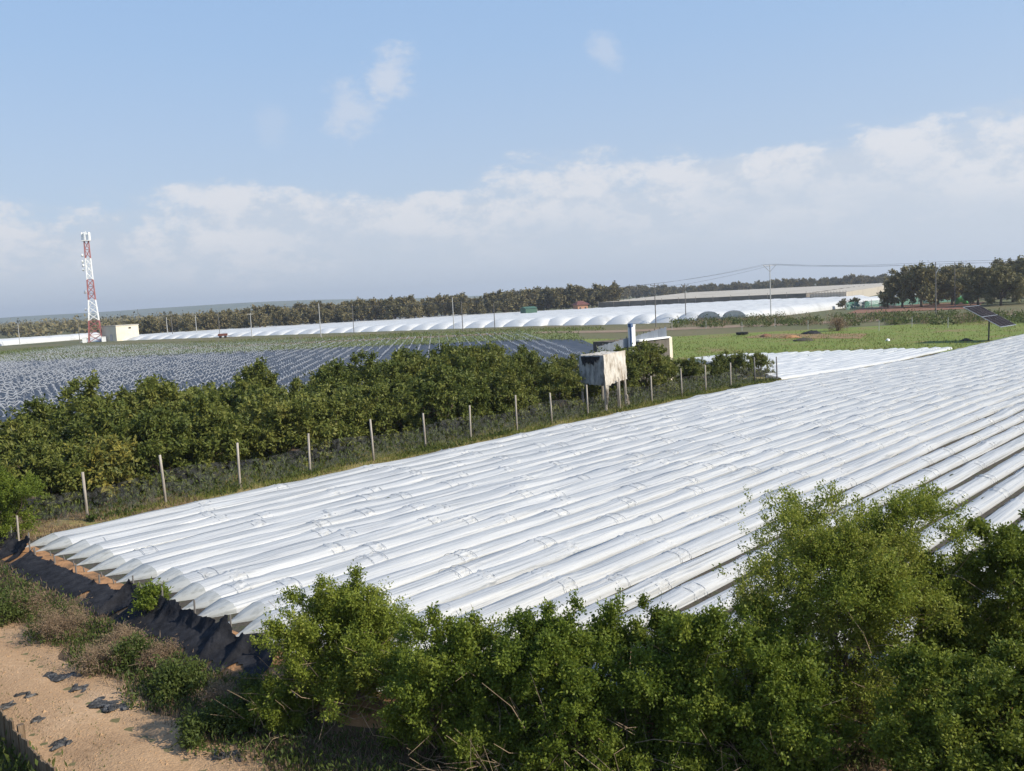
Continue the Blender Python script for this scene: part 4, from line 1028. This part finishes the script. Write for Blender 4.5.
# ------------------------------------------------------------------ verge by the track: fence, heaps, trough
vf_pts = [(672, 330), (706, 329), (742, 333), (775, 327), (808, 330), (845, 329), (879, 331), (912, 327), (948, 328), (985, 322), (1030, 320)]
v0 = Vector(gat(672, 330)); vf = thing('post_fence', 'sparse line of thin pale posts across the green verge', 'fence', v0)
for px, py in vf_pts:
    p = Vector(gat(px, min(py, 331))) - v0; mb = MB(); mb.tube([(p.x, p.y, p.z - .3), (p.x + .04, p.y, p.z + 1.6)], .05, 5); mb.build('post', M_polec, vf)
def heap(name, px, py, w, h, mat, label, cat, seed):
    rg = np.random.default_rng(seed); x, y, z = gat(px, py); V = []; nr, na = 5, 14
    for a in range(nr + 1):
        for b in range(na):
            r = a / nr; an = 2 * PI * b / na; k = 1 + rg.normal() * .12
            V.append((math.cos(an) * r * w * k, math.sin(an) * r * w * .8 * k, h * (1 - r * r) * (1 + rg.normal() * .12) - .05 * (a == nr)))
    Fs = [(a * na + b, a * na + (b + 1) % na, (a + 1) * na + (b + 1) % na, (a + 1) * na + b) for a in range(nr) for b in range(na)]
    o = obj(name, mesh(name, V, Fs, mat, True)); o.location = (x, y, z); tag(o, label, cat)
heap('soil_heap', 766, 337, 1.0, .45, M_red, 'small reddish soil heap on the green verge, left of the bare shrub', 'soil heap', 1)
heap('soil_heap', 790, 338, 1.8, .4, M_bank, 'wider low brown soil heap on the green verge', 'soil heap', 2)
heap('soil_heap', 804, 341, 1.5, .4, M_soil, 'dark rubble heap at the near side of the green verge', 'soil heap', 3)
heap('tarpaulin', 812, 334, 1.6, .5, M_black, 'crumpled black tarpaulin lying left of the bare shrub', 'tarpaulin', 4)
heap('feed_sack', 888, 341, .35, .3, M_whitep, 'small white sack lying on the green verge', 'sack', 5)
heap('rubble_heap', 966, 341, .8, .3, M_soil, 'small dark rubble heap left of the solar panel post', 'rubble heap', 6)
x, y, z = gat(742, 335)
o = MB(); o.tube([(0, 0, .1), (0, 0, .45)], [.9, 1.0], 16); o.tube([(0, 0, .45), (0, 0, .451)], [.85, .85], 16); o = o.build('water_trough', M_black); o.location = (x, y, z); tag(o, 'round black water trough on the grass by a thin post', 'trough')

# ------------------------------------------------------------------ grass, weeds and roadside growth
def scatter(name, fn, n, length, width, mat, rg, up=1.6, spread=.6, clump=0, hmul=None, z0=0.0):
    u, v = rg.random(n), rg.random(n)
    if clump:
        cu, cv = rg.random(clump), rg.random(clump); q = rg.integers(0, clump, n)
        u = np.clip(cu[q] + rg.normal(size=n) * .012, 0, 1); v = np.clip(cv[q] + rg.normal(size=n) * .05, 0, 1)
    x, y = fn(u, v); x = x + rg.normal(size=n) * .05; y = y + rg.normal(size=n) * .05
    z = hgt(x, y) + z0
    pos = np.stack([x, y, z], -1)
    ax = unit(rg.normal(size=(n, 3)) * spread + np.array([0, 0, up]))
    if hmul is not None: pos[:, 2] += np.abs(rg.normal(size=n)) * hmul
    V, Fq = leaf_quads(pos, ax, length, width, rg, 0)
    o = obj(name, mesh(name, V, Fq, mat)); o['kind'] = 'stuff'; return o
rg = np.random.default_rng(21)
scatter('verge_grass', apq(12.5, 62, -34.2, -31.6), 26000, .22, .025, M_grass, rg, clump=500, spread=.7)
scatter('fence_weeds', apq(11, 60, -36.0, -33.6), 16000, .2, .07, M_weed, rg, clump=260, hmul=.25)
scatter('verge_dry_grass', apq(8.8, 16, -35.5, -31.2), 9000, .2, .02, M_dry, rg, clump=260, spread=.9)
scatter('verge_weeds', apq(12, 62, -34.0, -31.8), 9000, .16, .06, M_weed, rg, clump=120, hmul=.12)
scatter('meadow_grass', quad((14, 96), (95, 92), (140, 140), (10, 150)), 16000, .3, .07, M_grass, rg, clump=700, spread=.8)
wq = quad(gat(670, 328)[:2], gat(1060, 323)[:2], gat(1060, 314)[:2], gat(670, 319)[:2])
scatter('roadside_weeds', wq, 16000, .55, .22, M_weed, rg, clump=160, hmul=.45, spread=1.2, up=.8)
scatter('roadside_dry_grass', wq, 5000, .6, .08, M_dry, rg, clump=90, hmul=.4)
scatter('track_grass', quad((-150, 196), (20, 186), (20, 200), (-150, 262)), 9000, .55, .1, M_grass, rg, clump=500)
scatter('crop_plants', quad((-150, 178), (12, 142), (14, 188), (-190, 255)), 15000, .4, .15, M_weed, rg, hmul=.15, spread=1.2)
scatter('bank_weeds', apq(lambda p: a0(p) - 2.5 + .25 * np.sin(p * 2.3), lambda p: a0(p) - 1.15, -42, 9), 36000, .10, .035, M_weed, rg, clump=420, hmul=.14, spread=.9)
scatter('bank_grass', apq(lambda p: a0(p) - 2.6, lambda p: a0(p) - 1.05, -42, 9), 22000, .2, .014, M_dry, rg, clump=420, spread=.7)
scatter('row_gap_weeds', apq(lambda p: a0(p) + 3, 45, -18, -5), 2500, .07, .04, M_weed, rg, spread=1.2, up=.4)
scatter('yard_weeds', apq(-2, 4.7, -24, -12), 40000, .14, .05, M_weed, rg, clump=420, hmul=.2)
GD = 'dry shrubs on the bank below the white field'
for q, (px, py, w, h, lb) in enumerate([(64, 640, .75, .85, 'pale brown dry shrub below the first tunnel ends, tallest on the bank'), (104, 672, .7, .65, 'pale brown dry shrub near the black scraps on the road edge'),
                                      (128, 650, .55, .5, 'pale brown dry shrub below the middle of the long black netting'), (160, 668, .5, .45, 'low pale brown dry shrub under the gap between the black nettings'), (28, 618, .6, .6, 'pale brown dry shrub at the left edge below the brown sacking'), (225, 712, .5, .5, 'low dry shrub below the black netting by the light green bush')]):
    x, y, z = gat(px, py); rg = np.random.default_rng(400 + q)
    plant('dry_shrub', lb, 'shrub', (x, y, z), rg, [(0, 0, h * .5, w * .7, w * .7, h * .5), (.3 * w, 0, h * .4, w * .5, w * .5, h * .4), (-.3 * w, .1, h * .4, w * .5, w * .5, h * .4)], 50, 500, 7000, (.06, .012), M_dry, group=GD, nlimbs=30, trunk_r=.014, twig_mat=M_twig, csize=.4, tsize=.1)
GW = 'green weed clumps on the bank below the white field'
for q, (px, py, w, h, mat, lb) in enumerate([(150, 612, .40, .65, M_leafA, 'fresh green weed clump growing between the tunnel ends and the black netting'), (12, 622, .7, .6, M_weed, 'dark green weed clump at the left edge of the bank'),
                                   (130, 668, .6, .55, M_weed, 'dark green weed clump right of the dry shrubs'), (175, 695, .7, .6, M_weed, 'dark green weed clump below the middle of the black netting'), (215, 735, .7, .5, M_weed, 'dark green weed clump at the road edge left of the bushes'),
                                   (262, 716, .6, .65, M_weed, 'dark green weed clump under the right end of the black netting')]):
    x, y, z = gat(px, py); rg = np.random.default_rng(430 + q)
    plant('weed_clump', lb, 'weeds', (x, y, z), rg, [(0, 0, h * .45, w * .7, w * .7, h * .5), (.35 * w, .1, h * .35, w * .5, w * .5, h * .4)], 40, 300, 5200, (.085, .035), mat, group=GW, nlimbs=12, trunk_r=.01, csize=.4, tsize=.1)

# ------------------------------------------------------------------ netting along the bank
def drape(name, label, cat, pa, pb, uoff, ztop, zbot, mat, seed, stakes=True, fold=.08, n=130, nv=12, depth=.75):
    rg = np.random.default_rng(seed)
    x0, y0 = ap(float(a0(pa)) - uoff, pa); t = thing(name, label, cat, (x0, y0, 0))
    pp = np.linspace(pa, pb, n + 1); V = []
    r1 = smooth1(rg, pp, .22, fold * 1.5); r2 = smooth1(rg, pp, .4, .16); r3 = smooth1(rg, pp, .35, .15)
    for a, p in enumerate(pp):
        sag = -.2 * abs(math.sin((p - pa) * PI / 1.6)) ** .8
        for b in range(nv + 1):
            v = b / nv
            u = uoff + v ** 1.2 * depth + r1[a] * (1.2 * v + .3) + .02 * rg.normal()
            z = (ztop + sag + r2[a] * .5) * (1 - v) + (zbot + r3[a]) * v
            x, y = ap(float(a0(p)) - u, p); z = max(z, float(hgt(x, y)) + .05)
            V.append((x - x0, y - y0, z))
    i = (np.arange(n)[:, None] * (nv + 1) + np.arange(nv)[None]).ravel()
    obj('sheet', mesh('sheet', V, np.stack([i, i + 1, i + nv + 2, i + nv + 1], 1), mat, True), t)
    if stakes:
        p = pa + .1
        while p < pb:
            x, y = ap(float(a0(p)) - uoff + .03, p); mb = MB(); mb.tube([(x - x0, y - y0, -.3), (x - x0 + .02, y - y0, ztop + .10)], [.03, .022], 5); mb.build('stake', M_pole, t); p += 1.6
    return t
drape('shade_netting', 'torn black shade netting draped along the bank, long left stretch', 'netting', -29.3, -22.6, .30, .15, -.42, M_black, 1, depth=.85)
drape('shade_netting', 'black shade netting hanging in heavy folds beside the leftmost bush', 'netting', -22.4, -15.5, .28, .50, -.45, M_black, 2, fold=.10, depth=.85)
drape('shade_netting', 'black shade netting strip hanging from the corner stake of the tunnels', 'netting', -31.3, -29.5, .3, .55, -.4, M_black, 3, fold=.12, n=24)
drape('sacking', 'brown sacking sheet hung at the left edge below the bright bush', 'sacking', -34.5, -31.5, .2, .50, -.10, M_brown, 4, n=24, fold=.04)
# stake with a white end at the corner of the tunnels
x, y = ap(float(a0(-31)) - .1, -31.1); mb = MB(); mb.tube([(0, 0, -.2), (.03, 0, .95)], [.035, .028], 6); o = mb.build('corner_stake', M_post); o.location = (x, y, 0); tag(o, 'weathered corner stake at the first tunnel end', 'stake')
# scraps of black plastic on the road
GS = 'scraps of black plastic on the dirt road'
for q, (px, py, w, l, lb) in enumerate([(63, 678, .16, .55, 'long scrap of black plastic by the road edge below the dry shrubs'), (105, 706, .2, .5, 'wide crumpled scrap of black plastic in the middle of the dirt road'), (120, 709, .13, .3, 'ragged scrap of black plastic joined to the wide crumpled one at its right'),
                                      (26, 697, .05, .3, 'thin dark scrap lying above the board fence'), (8, 708, .12, .15, 'small dark scrap at the left edge of the dirt road'), (62, 746, .14, .2, 'small grey crumpled scrap nearest the board fence'),
                                      (38, 722, .06, .16, 'tiny dark scrap between the board fence and the wide scrap'), (80, 690, .1, .3, 'grey scrap in the road just below the dry shrubs'), (230, 758, .12, .5, 'dark scrap at the lower edge of the dirt road near the bushes')]):
    rg = np.random.default_rng(600 + q); x, y, z = gat(px, py); V = []; nx, ny = 12, 6
    for a in range(nx + 1):
        for b in range(ny + 1):
            e = 1 - (2 * a / nx - 1) ** 2 * .7; k = 1 + rg.normal() * .2
            xx = (a / nx - .5) * 1.6 * l; yy = (b / ny - .5) * 2 * w * e * k + .08 * math.sin(a * .9 + q)
            zz = .02 + abs(rg.normal()) * .022 * (0 < a < nx and 0 < b < ny) - .015 * (b in (0, ny))
            V.append((xx, yy, zz))
    i = (np.arange(nx)[:, None] * (ny + 1) + np.arange(ny)[None]).ravel()
    o = obj('plastic_scrap', mesh('plastic_scrap', V, np.stack([i, i + ny + 1, i + ny + 2, i + 1], 1), M_greyn)); o.location = (x, y, z + .03); o.rotation_euler = (0, 0, -.35 + rg.normal() * .2)
    tag(o, lb, 'plastic scrap', GS)
scatter('road_weeds', apq(lambda p: a0(p) - 4.7, lambda p: a0(p) - 2.3, -28, -10), 2600, .07, .02, M_weed, np.random.default_rng(66), clump=45, spread=1.0)
# stones and litter along the road
V = []; Fs = []; rg = np.random.default_rng(8); mb = MB()
for q in range(1600):
    u = rg.uniform(2.7, 5.0); p = rg.uniform(-30, -9); x, y = ap(float(a0(p)) - u, p); s = rg.uniform(.008, .028) * (1 + (rg.random() < .05))
    z = float(hgt(x, y)) + .035
    mb.add([(x + s, y, z), (x, y + s, z), (x - s, y, z), (x, y - s, z), (x, y, z + s * .9)], [(0, 1, 4), (1, 2, 4), (2, 3, 4), (3, 0, 4)])
o = mb.build('pebbles', M_road); o['kind'] = 'stuff'
# weathered board fence of the yard below, at the lower left
x0, y0 = ap(4.85, -24)
bf = thing('board_fence', 'weathered brown board fence with a jagged top at the lower left corner', 'fence', (x0, y0, 0), R(-46.2))
rg = np.random.default_rng(14); mb = MB(); xx = 0; step_ = 0.0
while xx < 13:
    w_ = rg.uniform(.13, .2); 
    if rg.random() < .18: step_ = rg.uniform(-.12, .06)
    top_ = .30 + step_ + rg.normal() * .02; th = .028
    V = [(xx, -th / 2, -1.3), (xx + w_ - .012, -th / 2, -1.3), (xx + w_ - .012, th / 2, -1.3), (xx, th / 2, -1.3)]
    t2 = top_ + rg.normal() * .025
    V += [(xx, -th / 2, top_), (xx + w_ - .012, -th / 2, t2), (xx + w_ - .012, th / 2, t2), (xx, th / 2, top_)]
    off = rg.normal() * .008; V = [(a, b + off, c) for a, b, c in V]
    mb.add(V, [(3, 2, 1, 0), (4, 5, 6, 7), (0, 1, 5, 4), (1, 2, 6, 5), (2, 3, 7, 6), (3, 0, 4, 7)]); xx += w_
mb.build('boards', M_board, bf)
mb = MB(); mb.box((6.5, .06, -.1), (13, .05, .09)); mb.build('rail', M_board, bf)
for q in range(6):
    mb = MB(); mb.box((.4 + q * 2.4, .1, -.4), (.1, .1, 1.3)); mb.build('post', M_board, bf)
